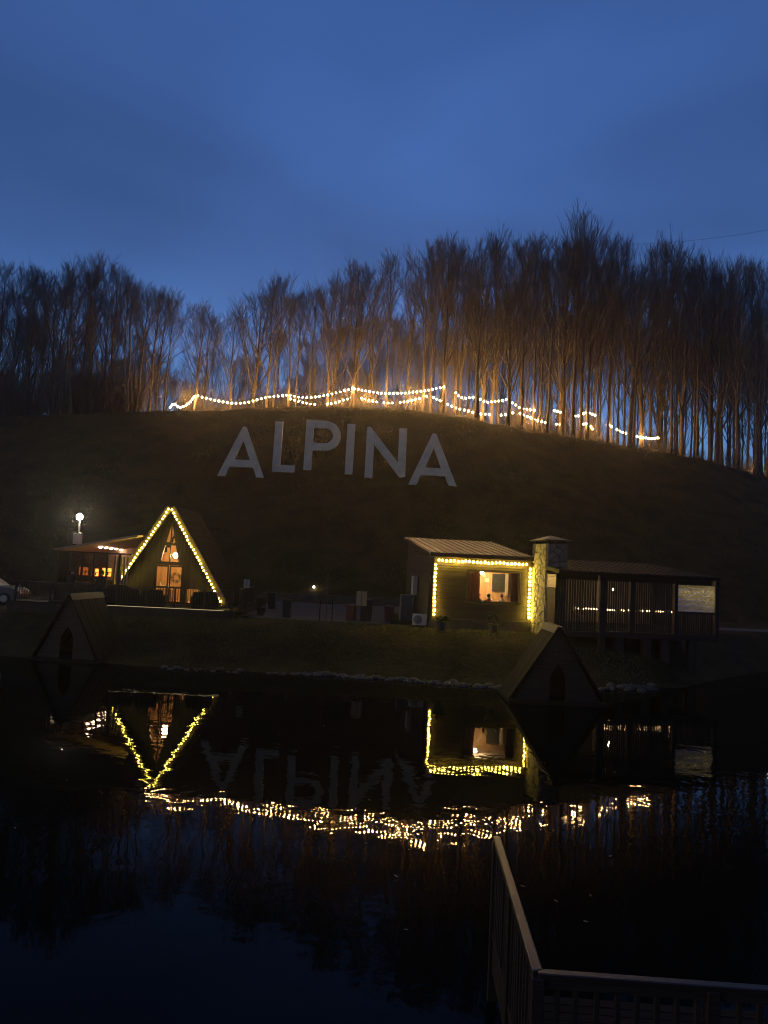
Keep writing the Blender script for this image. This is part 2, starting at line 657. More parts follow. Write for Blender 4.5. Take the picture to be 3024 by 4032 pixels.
    RR = np.array(RR)[:, None]
    D = E - S
    D /= np.linalg.norm(D, axis=1)[:, None]
    A = np.cross(D, np.array([0.31, 0.52, 0.11]))
    A /= np.linalg.norm(A, axis=1)[:, None]
    B = np.cross(D, A)
    V = np.stack([S + A * RR, S + (-.5 * A + .866 * B) * RR, S + (-.5 * A - .866 * B) * RR, E], axis=1).reshape(-1, 3)
    n = len(S)
    base = (np.arange(n) * 4)[:, None]
    F = np.concatenate([base + np.array([[0, 1, 3]]), base + np.array([[1, 2, 3]]), base + np.array([[2, 0, 3]])], axis=0)
    crown.add(V.tolist(), F.tolist())
    return trunk.mesh('trunk', True), crown.mesh('crown')


TREE_KINDS = [
    tree_mesh(11, 18, .42, .30, 18, .20, twig=8),
    tree_mesh(12, 18, .36, .38, 16, .17, twig=8, dome=.16),
    tree_mesh(13, 18, .50, .22, 20, .24, twig=8, dome=.22),
    tree_mesh(14, 18, .33, .45, 14, .15, twig=7, dome=.15),
    tree_mesh(15, 18, .48, .34, 17, .19, lean=.035, twig=8),
    tree_mesh(16, 18, .40, .26, 19, .22, twig=8),
    tree_mesh(17, 18, .55, .36, 15, .21, lean=-.03, twig=7, dome=.23, curve=.4),
    tree_mesh(18, 18, .30, .50, 12, .14, lean=.02, twig=7, dome=.13),
    tree_mesh(19, 18, .46, .18, 22, .26, lean=-.015, twig=8, dome=.24),
]
SPARSE = tree_mesh(21, 18, .50, .40, 17, .24, twig=7, curve=.35)
SLIM = [tree_mesh(31, 18, .28, .34, 14, .13, twig=7), tree_mesh(32, 18, .32, .30, 15, .14, twig=7, lean=-.02)]
for t_, c_ in TREE_KINDS + [SPARSE] + SLIM:
    t_.materials.append(M_BARK)
    c_.materials.append(M_TWIG)

TOP_PX = [(-400, 1010), (0, 1015), (100, 1035), (210, 1085), (300, 1040), (420, 1035), (500, 1100), (600, 1120), (690, 1210), (790, 1195), (940, 1185), (1010, 1150),
          (1070, 1092), (1150, 1120), (1250, 1075), (1380, 1045), (1540, 1012), (1610, 1040), (1700, 945), (1850, 940), (1930, 960), (2000, 915), (2130, 905),
          (2200, 930), (2300, 905), (2450, 935), (2600, 955), (2750, 955), (2850, 975), (2950, 1010), (3024, 1050), (3400, 1150)]
N_TREE = [0]


def plant_tree(x, y, kind, label, group, top=None, slim=False, extra=0.0, name='bare_tree'):
    zg = height(x, y)
    px = 1512 + x / y * 3024 * 1.0 + 50            # rough column in the photo, for the skyline profile
    if top is None:
        tz = at(px, interp(TOP_PX, px), y).z
    else:
        tz = top
    s_ = (tz - zg) / 18.0
    r = rng
    o = thing(name, label, 'tree', (x, y, zg - 0.1), r.uniform(0, 6.28), group)
    wd = r.uniform(.9, 1.15) * (0.55 + 0.45 * s_)
    o.scale = (wd, wd, s_)
    link('trunk', kind[0], None, o)
    link('crown', kind[1], None, o)
    N_TREE[0] += 1
    return o


G_LEFT = 'bare trees on the dark left end of the ridge'
G_LIT = 'bare trees rising out of the lit string lights'
G_RIGHT = 'bare trees crowding the right slope of the ridge'
G_BACK = 'slim bare trees at the back of the ridge'


def lab(px, D=80.0):
    if px < 640:
        where = 'at the left edge of the photo' if px < 200 else 'around the round topped tree' if px < 450 else 'just left of the string lights'
        return 'leafless tree in the dark clump %s' % where, 'bare trees of the dark clump ' + where
    if px < 1850:
        where = 'left of the letters' if px < 900 else 'above the first three letters' if px < 1345 else 'above the last three letters'
        row = 'at' if D < 86.7 else 'behind'
        return 'leafless warm lit tree %s the light strings %s' % (row, where), 'lit trees %s the strings %s' % (row, where)
    row = 'front' if D < 82.5 else 'rear'
    where = ('between the broad lit and tallest trees' if px < 2230 else 'just right of the tallest tree' if px < 2480 else
             'above the slatted pavilion' if px < 2780 else 'at the right edge of the ridge')
    return 'dark leafless tree in %s of the stand %s' % (row, where), 'bare trees in the %s of the stand %s' % (row, where)


# trees that can be told apart (px of the trunk foot, depth)
named = [
    (345, 83, 0, 'round topped bare tree standing tallest of the dark left clump', 1008),
    (1075, 87, 1, 'fan shaped bare tree standing apart at the left of the lit row', 1090),
    (1385, 83.8, 2, 'forked bare tree that carries the highest peak of the light strings', 1045),
    (1522, 84.5, 3, 'straight pale trunked tree between the middle light strings', 1010),
    (1750, 83.9, 5, 'broad bare tree at the right end of the brightest light string', 935),
]
for px, D, k, l, top in named:
    D += ridge_depth(px) - 83.4
    p = at(px, 1600, D)
    plant_tree(p.x, D, TREE_KINDS[k], l, None, top=at(px, top, D).z)
DS = ridge_depth(2258) - 2.2
p = at(2258, 1700, DS)
plant_tree(p.x, DS, SPARSE, 'tallest bare tree, its open crown above all others on the right', None, top=at(2310, 850, DS).z, name='bare_tree')
# lit front row, placed on the trunks of the photograph
for px, D in [(768, 84.0), (805, 87), (905, 86), (1000, 88), (1050, 86), (1135, 84.1), (1160, 87.5), (1215, 89), (1290, 85.5), (1312, 88), (1400, 86.5),
              (1455, 89), (1600, 87.5), (1662, 84.8), (1695, 87), (1722, 89), (1790, 84.5), (1812, 88)]:
    D += ridge_depth(px) - 83.4
    p = at(px, 1600, D)
    k = rng.choice(TREE_KINDS if px % 3 else TREE_KINDS[:2] + [TREE_KINDS[4]])
    l, gr = lab(px, D - ridge_depth(px) + 83.4)
    plant_tree(p.x, D, k, l, gr, top=at(px, interp(TOP_PX, px) + rng.uniform(0, 90), D).z)
# right slope
for i in range(38):
    px = 1860 + (i + rng.random()) * (3060 - 1860) / 38
    D = ridge_depth(px) - 3.4 + rng.choice([-.5, 1.0, 3.5, 6.0, 9.0]) + rng.uniform(-.6, .6)
    p = at(px, 1700, D)
    l, gr = lab(px, D - ridge_depth(px) + 83.4)
    plant_tree(p.x, D, rng.choice(TREE_KINDS), l, gr, top=at(px, interp(TOP_PX, px) + rng.choice([0, 10, 30, 90, 170]) + rng.uniform(0, 30), D).z)
# left clump
for i in range(20):
    px = -60 + (i + rng.random()) * (720) / 20
    D = ridge_depth(px) + rng.uniform(-3, 8)
    p = at(px, 1640, D)
    l, gr = lab(min(px, 630))
    plant_tree(p.x, D, rng.choice(TREE_KINDS), l, gr, top=at(px, interp(TOP_PX, px) + rng.choice([0, 10, 40, 110]) + rng.uniform(0, 30), D).z)
# thinner trees behind
for i in range(170):
    px = -40 + (i + rng.random()) * 3100 / 170
    D = ridge_depth(px) + rng.uniform(4.5, 36)
    p = at(px, 1640, D)
    if px < 640:
        l = 'slim leafless tree far back in the dark left part of the ridge wood'
    elif px < 1850:
        zone = 'left of the word' if px < 870 else 'over letters A and L' if px < 1170 else 'over letters P and I' if px < 1410 else 'over letters N and A'
        l = 'slim leafless tree in the back row behind the lights ' + zone
    else:
        zone = 'left of the tallest tree' if px < 2230 else 'right of the tallest tree' if px < 2480 else 'above the slatted pavilion' if px < 2780 else 'at the right edge'
        l = 'slim leafless tree far back in the right wood ' + zone
    plant_tree(p.x, D, rng.choice(SLIM), l, G_BACK + (' left' if px < 640 else ' ' + zone),
               top=at(px, interp(TOP_PX, px) + rng.uniform(190, 470), D).z)


# low brushwood along the crest
def bush_mesh(seed):
    r = random.Random(seed)
    b = MB()
    for k in range(46):
        az = r.uniform(0, 6.28)
        inc = r.uniform(.05, .9)
        d = Vector((math.cos(az) * math.sin(inc), math.sin(az) * math.sin(inc), math.cos(inc)))
        L = r.uniform(1.2, 2.9)
        p = Vector((r.uniform(-.35, .35), r.uniform(-.35, .35), -.1))
        pts = [p]
        for s_ in range(3):
            d = (d + Vector((r.uniform(-.2, .2), r.uniform(-.2, .2), .08))).normalized()
            pts.append(pts[-1] + d * L / 3)
        b.tube(pts, [.022, .017, .012, .004], 3, cap=False)
        for m_ in range(14):
            u = r.uniform(.6, 2.9)
            i = min(int(u), 2)
            q = pts[i].lerp(pts[i + 1], u - i)
            dd = (d + Vector((r.uniform(-.9, .9), r.uniform(-.9, .9), r.uniform(-.2, .5)))).normalized()
            b.tube([q, q + dd * r.uniform(.3, .8)], [.008, .003], 3, cap=False)
    return b.mesh('brushwood')


BUSH = [bush_mesh(5), bush_mesh(6)]
for b_ in BUSH:
    b_.materials.append(M_TWIG)
for i in range(240):
    if i < 30:
        px = rng.uniform(-30, 610)
        D = ridge_depth(px) + rng.uniform(-3.5, 5)
        l, gr = 'leafless brushwood bush under the dark trees left of the string lights', 'bushes at the left of the ridge'
    else:
        px = rng.uniform(690, 3040)
        D = ridge_depth(px) + rng.uniform(2.5, 24)
        zn = 'left of the word' if px < 870 else 'above letters A L P' if px < 1345 else 'above letters I N A' if px < 1850 else 'near the tallest tree' if px < 2480 else 'at the right end of the ridge'
        l, gr = 'leafless brushwood bush between trunks behind the lights ' + zn, 'bushes between the trunks ' + zn
    p = at(px, 1640, D)
    o = link('brushwood_bush', BUSH[i % 2], None, None, (p.x, D, height(p.x, D) - .05), rng.uniform(0, 6))
    s_ = rng.uniform(1.2, 2.4) if i < 30 else rng.uniform(.9, 1.9)
    o.scale = (s_, s_, s_ * rng.uniform(1.0, 1.5))
    tag(o, l, 'bush', gr)

# ------------------------------------------------------------------ string lights
E_HILL = emit('hill_bulb_glow', (1.0, 0.56, 0.19), 460)
E_YEL = emit('yellow_bulb_glow', (1.0, 0.76, 0.10), 66)
E_CAB = emit('cabin_bulb_glow', (1.0, 0.74, 0.09), 105)
E_WARM = emit('warm_lamp_glow', (1.0, 0.60, 0.25), 20)


def bulb_mesh(name, r, m):
    b = MB()
    b.lathe([(r * .25, r * 1.25), (r * .3, r * .95), (r * .8, r * .55), (r, 0), (r * .8, -r * .6), (r * .3, -r * .95)][::-1], 8)
    me = b.mesh(name, True)
    me.materials.append(m)
    return me


def string_of_bulbs(name, label, pts, spacing, me, drop=.08, skip=(), group=None, cat='string lights', cr=.008):
    """pts: polyline of the cable in the world; bulbs hang at even spacing"""
    pts = [Vector(p) for p in pts]
    base = pts[0]
    t = thing(name, label, cat, base, 0, group)
    MB().tube([p - base for p in pts], cr, 4).build('cable', M_CABLE, t)
    acc = spacing * .5
    k = 0
    for a, b in zip(pts, pts[1:]):
        L = (b - a).length
        while acc < L:
            q = a.lerp(b, acc / L) - base
            if k not in skip:
                ob = link('bulb', me, None, t, q + Vector((rng.uniform(-.015, .015), rng.uniform(-.015, .015), -drop + rng.uniform(-.02, .015))))
                ob.rotation_euler = (rng.uniform(-.35, .35), rng.uniform(-.35, .35), 0)
            k += 1
            acc += spacing
        acc -= L
    return t


B_HILL = bulb_mesh('hill_bulb', .085, E_HILL)


def curve_px(pl, off):
    P = [at(a, b, ridge_depth(a) + off) for a, b in pl]
    outp = []
    for i in range(len(P) - 1):
        p0, p1, p2, p3 = P[max(i - 1, 0)], P[i], P[i + 1], P[min(i + 2, len(P) - 1)]
        for s_ in range(5):
            t = s_ / 5
            outp.append(.5 * ((2 * p1) + (p2 - p0) * t + (2 * p0 - 5 * p1 + 4 * p2 - p3) * t * t + (3 * p1 - p0 - 3 * p2 + p3) * t ** 3))
    outp.append(P[-1])
    return outp


DH = 0.0
string_of_bulbs('string_lights', 'short bright bulb string at the left end of the hill lights, sagging to the ground',
                curve_px([(668, 1606), (685, 1588), (708, 1602), (735, 1592), (771, 1554)], DH), .36, B_HILL)
string_of_bulbs('string_lights', 'bulb string sagging between the first two peaks above the first letter',
                curve_px([(771, 1554), (840, 1572), (918, 1585), (975, 1582), (1048, 1563), (1135, 1553)], DH), .50, B_HILL)
string_of_bulbs('string_lights', 'upper bulb string climbing to the highest peak above the letters',
                curve_px([(1135, 1553), (1207, 1563), (1294, 1552), (1340, 1540), (1388, 1526)], DH), .50, B_HILL)
string_of_bulbs('string_lights', 'upper bulb string sagging from the highest peak to the broad tree on the right',
                curve_px([(1388, 1526), (1417, 1532), (1475, 1543), (1540, 1547), (1649, 1540), (1757, 1519)], DH), .50, B_HILL)
string_of_bulbs('string_lights', 'lower bulb string along the crest left of the forked tree',
                curve_px([(1137, 1566), (1200, 1584), (1250, 1590), (1305, 1586), (1387, 1563)], DH + 1.6), .50, B_HILL, skip=(7, 8))
string_of_bulbs('string_lights', 'lower bulb string along the crest right of the forked tree',
                curve_px([(1416, 1564), (1475, 1579), (1519, 1584), (1584, 1581), (1640, 1569), (1685, 1557)], DH + 1.6), .50, B_HILL, skip=(5, 9))
string_of_bulbs('string_lights', 'lower bulb string falling from the pale trunks towards the right slope',
                curve_px([(1700, 1560), (1740, 1578), (1772, 1593), (1801, 1605), (1850, 1617), (1881, 1626), (1944, 1631)], DH + 1.0), .50, B_HILL)
string_of_bulbs('string_lights', 'upper bulb string dipping just right of the broad tree',
                curve_px([(1790, 1538), (1805, 1555), (1830, 1566), (1873, 1562), (1912, 1580), (1945, 1578), (1996, 1571)], DH - .4), .44, B_HILL)
string_of_bulbs('string_lights', 'upper bulb string running down through the dark right hand trunks',
                curve_px([(1996, 1575), (2022, 1585), (2052, 1604), (2106, 1614)], DH - .4), .50, B_HILL)
string_of_bulbs('string_lights', 'lower bulb string looping low across the right hand trunks',
                curve_px([(1965, 1632), (2000, 1629), (2034, 1622), (2077, 1638), (2117, 1652), (2153, 1662), (2215, 1670)], DH + .4), .50, B_HILL, skip=(4, 13, 14))
string_of_bulbs('string_lights', 'small bulb string swagged behind the tallest tree',
                curve_px([(2178, 1612), (2205, 1620), (2246, 1635), (2280, 1634), (2312, 1622), (2347, 1634)], DH + 1.4), .42, B_HILL, skip=(4, 5))
string_of_bulbs('string_lights', 'low bulb string between the dark trunks right of the tallest tree',
                curve_px([(2283, 1670), (2316, 1667), (2336, 1690)], DH + .6), .37, B_HILL)
string_of_bulbs('string_lights', 'last bulb string slanting down to the right end of the hill lights',
                curve_px([(2392, 1667), (2427, 1688), (2479, 1709), (2555, 1724), (2591, 1722)], DH + .2), .42, B_HILL, skip=(2,))
string_of_bulbs('string_lights', 'tiny far bulb string glimpsed at the right edge of the ridge',
                curve_px([(2968, 1858), (2995, 1866), (3024, 1870), (3060, 1872)], DH + 1), .75, B_HILL)

# ------------------------------------------------------------------ ALPINA letters
LW = .70


def outline_letter(name, label, px, py_base, hpx, loops, D=72.0):
    """outer loop (and one hole) turned into one flat letter with real thickness"""
    import bmesh
    cu = bpy.data.curves.new('tmp', 'CURVE')
    cu.dimensions = '2D'
    cu.fill_mode = 'BOTH'
    cu.extrude = .14
    for lp in loops:
        sp = cu.splines.new('POLY')
        sp.points.add(len(lp) - 1)
        for i, (x, z) in enumerate(lp):
            sp.points[i].co = (x, z, 0, 1)
        sp.use_cyclic_u = True
    tmp = bpy.data.objects.new('tmp', cu)
    COL.objects.link(tmp)
    D = min((abs(at(px, py_base, d_).z - height(at(px, py_base, d_).x, d_)), d_) for d_ in [66 + .1 * i for i in range(140)])[1] - .15
    b = at(px, py_base, D) - Vector((0, 0, .12))
    h = (at(px, py_base - hpx, D) - b).z
    dg = bpy.context.evaluated_depsgraph_get()
    me = bpy.data.meshes.new_from_object(tmp.evaluated_get(dg))
    bpy.data.objects.remove(tmp)
    me.transform(Matrix.Rotation(math.pi / 2, 4, 'X'))
    me.transform(Matrix.Diagonal((h, 1, h, 1)))
    me.materials.clear()
    o = link(name, me, M_WHITE, None, b)
    o.rotation_euler = (R(-7), 0, 0)
    tag(o, label, 'letter', 'white letters standing on the dark hillside')
    # timber props reaching back into the slope
    props = MB()
    for xx in (-.18, .18):
        props.tube([(xx * h * .6, .16, h * .45), (xx * h * .6, 2.4, h * .28)], .05, 5)
    props.build('prop', M_DARKWOOD, o)
    return o


def rr(lp):
    return lp


w_ = .155
A_out = [(-.5, 0), (-.335, 0), (-.25, .19), (.25, .19), (.335, 0), (.5, 0), (.045, .985), (.025, 1.0), (-.025, 1.0), (-.045, .985)]
A_in = [(-.175, .335), (.175, .335), (0, .72)]
letter_A = [[(x * .9, z) for x, z in A_out], [(x * .88, z) for x, z in A_in]]
L_ = [[(-.205, .03), (-.19, .0), (.215, 0), (.225, .02), (.225, .14), (-.055, .14), (-.055, 1), (-.205, 1)]]
arc_o = [(.08 + .30 * math.cos(a), .70 + .30 * math.sin(a)) for a in [R(-90 + 15 * i) for i in range(13)]]
arc_i = [(.08 + .15 * math.cos(a), .70 + .15 * math.sin(a)) for a in [R(-90 + 15 * i) for i in range(13)]]
P_ = [[(-.30, 0), (-.15, 0), (-.15, .40)] + arc_o + [(-.30, 1.0)], [(-.15, .55)] + arc_i + [(-.15, .85)]]
I_ = [[(-.075, 0), (.075, 0), (.075, 1), (-.075, 1)]]
N_ = [[(-.385, 0), (-.235, 0), (-.235, .66), (.305, 0.0), (.345, -.02), (.385, .01), (.385, 1.0), (.25, 1.0), (.235, .985), (.235, .33), (-.30, .985), (-.345, 1.01), (-.385, .98)]]
outline_letter('letter', 'first white letter A at the left end of the hillside word', 948, 1873, 198, letter_A)
outline_letter('letter', 'white letter L, second in the hillside word', 1113, 1855, 199, L_)
outline_letter('letter', 'white letter P, third in the hillside word', 1256, 1850, 199, P_)
outline_letter('letter', 'white letter I, fourth in the hillside word', 1373, 1864, 199, I_)
outline_letter('letter', 'white letter N, fifth in the hillside word', 1515, 1880, 201, N_)
outline_letter('letter', 'last white letter A at the right end of the hillside word', 1703, 1908, 206, letter_A)

# ------------------------------------------------------------------ A-frame cabin with deck
AF_D = 42.7
AF = at(682, 2010, AF_D)
DECK_Z = 2.2
AH = AF.z - DECK_Z                     # ridge above the deck
AW = AH * math.tan(R(32))              # half width at the deck
LEN = 5.0
af = thing('a_frame_cabin', 'dark A-frame cabin with glazed front outlined in yellow bulbs on the left', 'cabin', (AF.x, AF_D, DECK_Z))


def half(z):
    return AW * (1 - z / AH)


for s_ in (-1, 1):
    nrm = Vector((s_ * math.cos(R(32)), 0, math.sin(R(32))))
    th = .2
    a0 = Vector((0, 0, AH + .12))
    b0 = Vector((s_ * AW * 1.02, 0, AH * (-.02) + .12))
    lo, hi = [], []
    for p in (a0, b0):
        lo.append(p)
        hi.append(p + nrm * th)
    y0, y1 = -.45, LEN + .3
    m = MB()
    ring = [lo[0], lo[1], hi[1], hi[0]]
    vs = [(q.x, y0, q.z) for q in ring] + [(q.x, y1, q.z) for q in ring]
    fs = [(0, 1, 2, 3), (7, 6, 5, 4)] + [(i, 4 + i, 4 + (i + 1) % 4, (i + 1) % 4) for i in range(4)]
    m.add(vs, fs)
    rf = m.build('roof_slope', M_ROOF, af)
    fm = MB()
    ring = [a0 - nrm * .10, b0 - nrm * .10, b0 + nrm * .22, a0 + nrm * .22]
    vs = [(q.x, -.52, q.z) for q in ring] + [(q.x, -.452, q.z) for q in ring]
    fm.add(vs, fs)
    fm.build('fascia_board', M_SIDING, rf)
    # shingle courses on the slope
    for k in range(14):
        u0, u1 = k / 14, (k + 1.25) / 14
        p0 = a0.lerp(b0, u0) + nrm * (th + .004)
        p1 = a0.lerp(b0, min(u1, 1.0)) + nrm * (th + .03)
        p2 = a0.lerp(b0, min(u1, 1.0)) + nrm * (th + .003)
        q = [(p0.x, y0, p0.z), (p1.x, y0, p1.z), (p2.x, y0, p2.z), (p0.x, y1, p0.z), (p1.x, y1, p1.z), (p2.x, y1, p2.z)]
        MB().add(q, [(0, 1, 4, 3), (1, 2, 5, 4), (0, 2, 1), (3, 4, 5), (0, 3, 5, 2)]).build('shingle_course', M_ROOF, rf)
# glazed opening: narrow triangle over a double door
GA = .127


def gl_half(z):          # half width of the glazing at height z
    if z <= 2.13:
        return .76
    return max(.02, (4.53 - z) * .225)


# front boards
bw = .20
x = -AW
while x < AW - .05:
    x1 = min(x + bw - .008, AW)
    zt0 = AH * (1 - abs(x) / AW) - .02
    zt1 = AH * (1 - abs(x1) / AW) - .02
    xm = (x + x1) / 2
    # lower limit set by the glazing
    if abs(xm) > .86:
        if 1.05 < xm < 1.72:                       # low side window
            for (za, zb) in ((0, .08), (.86, None)):
                if zb is None:
                    MB().prism_y([(x, za), (x1, za), (x1, zt1), (x, zt0)], -.02 - rng.uniform(0, .008), .03).build('wall_board', M_DARKWOOD, af)
                else:
                    MB().prism_y([(x, za), (x1, za), (x1, zb), (x, zb)], -.02, .03).build('wall_board', M_DARKWOOD, af)
        elif min(zt0, zt1) > .1:
            MB().prism_y([(x, 0), (x1, 0), (x1, max(zt1, .02)), (x, max(zt0, .02))], -.02 - rng.uniform(0, .008), .03).build('wall_board', M_DARKWOOD, af)
    else:
        # above the glazing triangle edge
        z0a = 4.53 - abs(x) / .225 if abs(x) < .54 else 2.16
        z0b = 4.53 - abs(x1) / .225 if abs(x1) < .54 else 2.16
        if x < 0 < x1:
            poly = [(x, z0a), (0, 4.53), (x1, z0b), (x1, zt1), (0, AH - .02), (x, zt0)]
        else:
            poly = [(x, z0a), (x1, z0b), (x1, zt1), (x, zt0)]
        MB().prism_y(poly, -.02 - rng.uniform(0, .008), .03).build('wall_board', M_DARKWOOD, af)
    x += bw
# frame members of the glazing
fr = MB()
fr.box(-.86, .86, -.06, .05, 2.13, 2.32)
fr.box(-.40, .40, -.06, .05, 3.22, 3.39)
fr.box(-.025, .025, -.055, .045, 2.32, 4.4)
for s_ in (-1, 1):
    fr.prism_y([(s_ * .545, 2.1), (s_ * .60, 2.1), (s_ * .05, 4.53), (s_ * .0, 4.53)] if s_ > 0 else [(-.60, 2.1), (-.545, 2.1), (0, 4.53), (-.05, 4.53)], -.057, .047)
    fr.box(min(s_ * .76, s_ * .86), max(s_ * .76, s_ * .86), -.058, .048, 0, 2.13)
fr.build('window_frame', M_DARKWOOD, af)
for k, poly in enumerate([[(-.545 + .02, 2.32), (-.025, 2.32), (-.025, 3.22), (-.29, 3.22)], [(.025, 2.32), (.525, 2.32), (.29, 3.22), (.025, 3.22)],
                          [(-.25, 3.39), (-.025, 3.39), (-.025, 4.4)], [(.025, 3.39), (.25, 3.39), (.025, 4.4)]]):
    MB().prism_y(poly, -.004, .004).build('pane', M_GLASS, af)
for s_ in (-1, 1):
    xa, xb = (-.76, -.02) if s_ < 0 else (.02, .76)
    d = MB()
    d.box(xa, xa + .075, -.04, .03, .02, 2.12)
    d.box(xb - .075, xb, -.04, .03, .02, 2.12)
    d.box(xa + .075, xb - .075, -.038, .028, .02, .14)
    d.box(xa + .075, xb - .075, -.038, .028, 2.03, 2.12)
    d.box(xa + .075, xb - .075, -.036, .026, .86, .96)
    dr = d.build('glass_door', M_DARKWOOD, af)
    MB().box(xa + .075, xb - .075, -.004, .004, .14, .86).build('pane', M_GLASS, dr)
    MB().box(xa + .075, xb - .075, -.004, .004, .96, 2.03).build('pane', M_GLASS, dr)
    MB().tube([(s_ * .06, -.09, .95), (s_ * .06, -.09, 1.2)], .012, 5).build('handle', M_BLACK, dr)
sw = MB()
sw.box(1.02, 1.06, -.05, .04, .06, .9)
sw.box(1.70, 1.74, -.05, .04, .06, .9)
sw.box(1.06, 1.70, -.05, .04, .06, .10)
sw.box(1.06, 1.70, -.05, .04, .86, .9)
sw.box(1.37, 1.40, -.045, .035, .10, .86)
sww = sw.build('side_window', M_DARKWOOD, af)
MB().box(1.06, 1.70, -.004, .004, .10, .86).build('pane', M_GLASS, sww)
# inside: pine lining
MB().prism_y([(-AW + .2, 0), (AW - .2, 0), (0, AH - .3)], LEN - .2, LEN).build('back_wall', M_DARKWOOD, af)
x = -AW + .3
while x < AW - .3:
    x1 = x + .17
    zt = min(AH * (1 - abs(x) / AW), AH * (1 - abs(x1) / AW)) - .35
    if zt > .2:
        MB().box(x, x1 - .01, 3.1, 3.13 + rng.uniform(0, .012), 0.02, zt).build('lining_board', M_YELLOWWOOD, af)
    x += .17
for s_ in (-1, 1):
    m = MB()
    a0 = Vector((0, 0, AH - .12))
    b0 = Vector((s_ * (AW - .1), 0, 0.02))
    nrm = Vector((-s_ * math.cos(R(32)), 0, -math.sin(R(32))))
    for k in range(24):
        p0 = a0.lerp(b0, k / 24)
        p1 = a0.lerp(b0, (k + .94) / 24)
        q0, q1 = p0 + nrm * .03, p1 + nrm * .03
        MB().add([(p0.x, .05, p0.z), (p1.x, .05, p1.z), (q1.x, .05, q1.z), (q0.x, .05, q0.z), (p0.x, 3.1, p0.z), (p1.x, 3.1, p1.z), (q1.x, 3.1, q1.z), (q0.x, 3.1, q0.z)],
                 [(0, 1, 2, 3), (7, 6, 5, 4), (3, 2, 6, 7), (0, 4, 5, 1), (1, 5, 6, 2), (0, 3, 7, 4)]).build('lining_board', M_YELLOWWOOD, af)
MB().box(-AW + .1, AW - .1, .05, LEN - .2, -.02, .015).build('floor', M_YELLOWWOOD, af)

# collar beam and lamp inside
MB().box(-1.0, 1.0, 1.2, 1.32, 3.3, 3.42).build('collar_beam', M_YELLOWWOOD, af)
lp = thing('pendant_lamp', 'bright pendant lamp hanging behind the A-frame middle panes', 'lamp', (AF.x + .06, AF_D + .9, DECK_Z + 2.68))
MB().ball((0, 0, 0), .15, 10, 7).build('globe', emit('pendant_glow', (1.0, .60, .24), 420), lp)
MB().tube([(0, 0, .14), (0, 0, 2.0)], .008, 4).build('cord', M_CABLE, lp)

# wreath on the right door leaf
wr = thing('door_wreath', 'round evergreen wreath hanging on the right glass door', 'wreath', (AF.x + .42, AF_D - .07, DECK_Z + 1.45))
wm = MB()
for k in range(240):
    a = rng.uniform(0, 6.28)
    rr_ = .20 + rng.uniform(-.07, .07)
    p = Vector((math.cos(a) * rr_, rng.uniform(-.05, .03), math.sin(a) * rr_))
    d = Vector((math.cos(a + rng.uniform(-1, 1)), rng.uniform(-.6, .2), math.sin(a + rng.uniform(-1, 1)))) * rng.uniform(.05, .09)
    wm.tube([p, p + d], [.012, .002], 3, cap=False)
wm.build('foliage', M_LEAF, wr)
MB().prism_y([(-.05, .22), (.05, .22), (.02, .52), (-.02, .52)], -.02, .0).build('ribbon', mat('gold_ribbon', (.5, .36, .08), None, .4, 5), wr)

# furnishing inside
tb = thing('dining_table', 'pale table with ornaments behind the left glass door', 'table', (AF.x - .45, AF_D + 1.0, DECK_Z + .015))
MB().bbox(-.45, .45, -.3, .3, .72, .76).build('tabletop', M_YELLOWWOOD, tb)
for sx in (-.38, .38):
    for sy in (-.24, .24):
        MB().box(sx - .025, sx + .025, sy - .025, sy + .025, 0, .72).build('leg', M_YELLOWWOOD, tb)
M_CREAM = mat('cream_ceramic', (.72, .62, .48), None, .4, 6)
for i, (dx, dy, h, r_, l) in enumerate([(-.30, .1, .36, .08, 'tall cream vase at the left end of the table'), (-.08, -.1, .22, .10, 'round cream jar in the middle of the table'),
                                       (.12, .1, .30, .07, 'slender cream jug beside the round jar'), (.30, -.05, .26, .09, 'wide cream pot at the right end of the table')]):
    o = MB().lathe([(r_ * .6, 0), (r_, h * .3), (r_ * .9, h * .6), (r_ * .4, h * .85), (r_ * .5, h)], 10).build('vase', M_CREAM, None, (AF.x - .45 + dx, AF_D + 1.0 + dy, DECK_Z + .775), smooth=True)
    tag(o, l, 'vase', 'ornaments on the A-frame table')

# bulbs along the gable edges
B_YEL = bulb_mesh('yellow_bulb', .048, E_YEL)
for s_ in (-1, 1):
    top = Vector((AF.x + s_ * .05, AF_D - .60, DECK_Z + AH + .14))
    bot = Vector((AF.x + s_ * AW * .97, AF_D - .60, DECK_Z + .22))
    pts = [top.lerp(bot, i / 24) + Vector((rng.uniform(-.012, .012), 0, -.045 * math.sin(math.pi * (i % 6) / 6) + rng.uniform(-.012, .012))) for i in range(25)]
    string_of_bulbs('string_lights', 'yellow bulb string down the %s edge of the A-frame gable' % ('left' if s_ < 0 else 'right'), pts, .212, B_YEL, .03,
                    skip=(24,) if s_ < 0 else (25,))

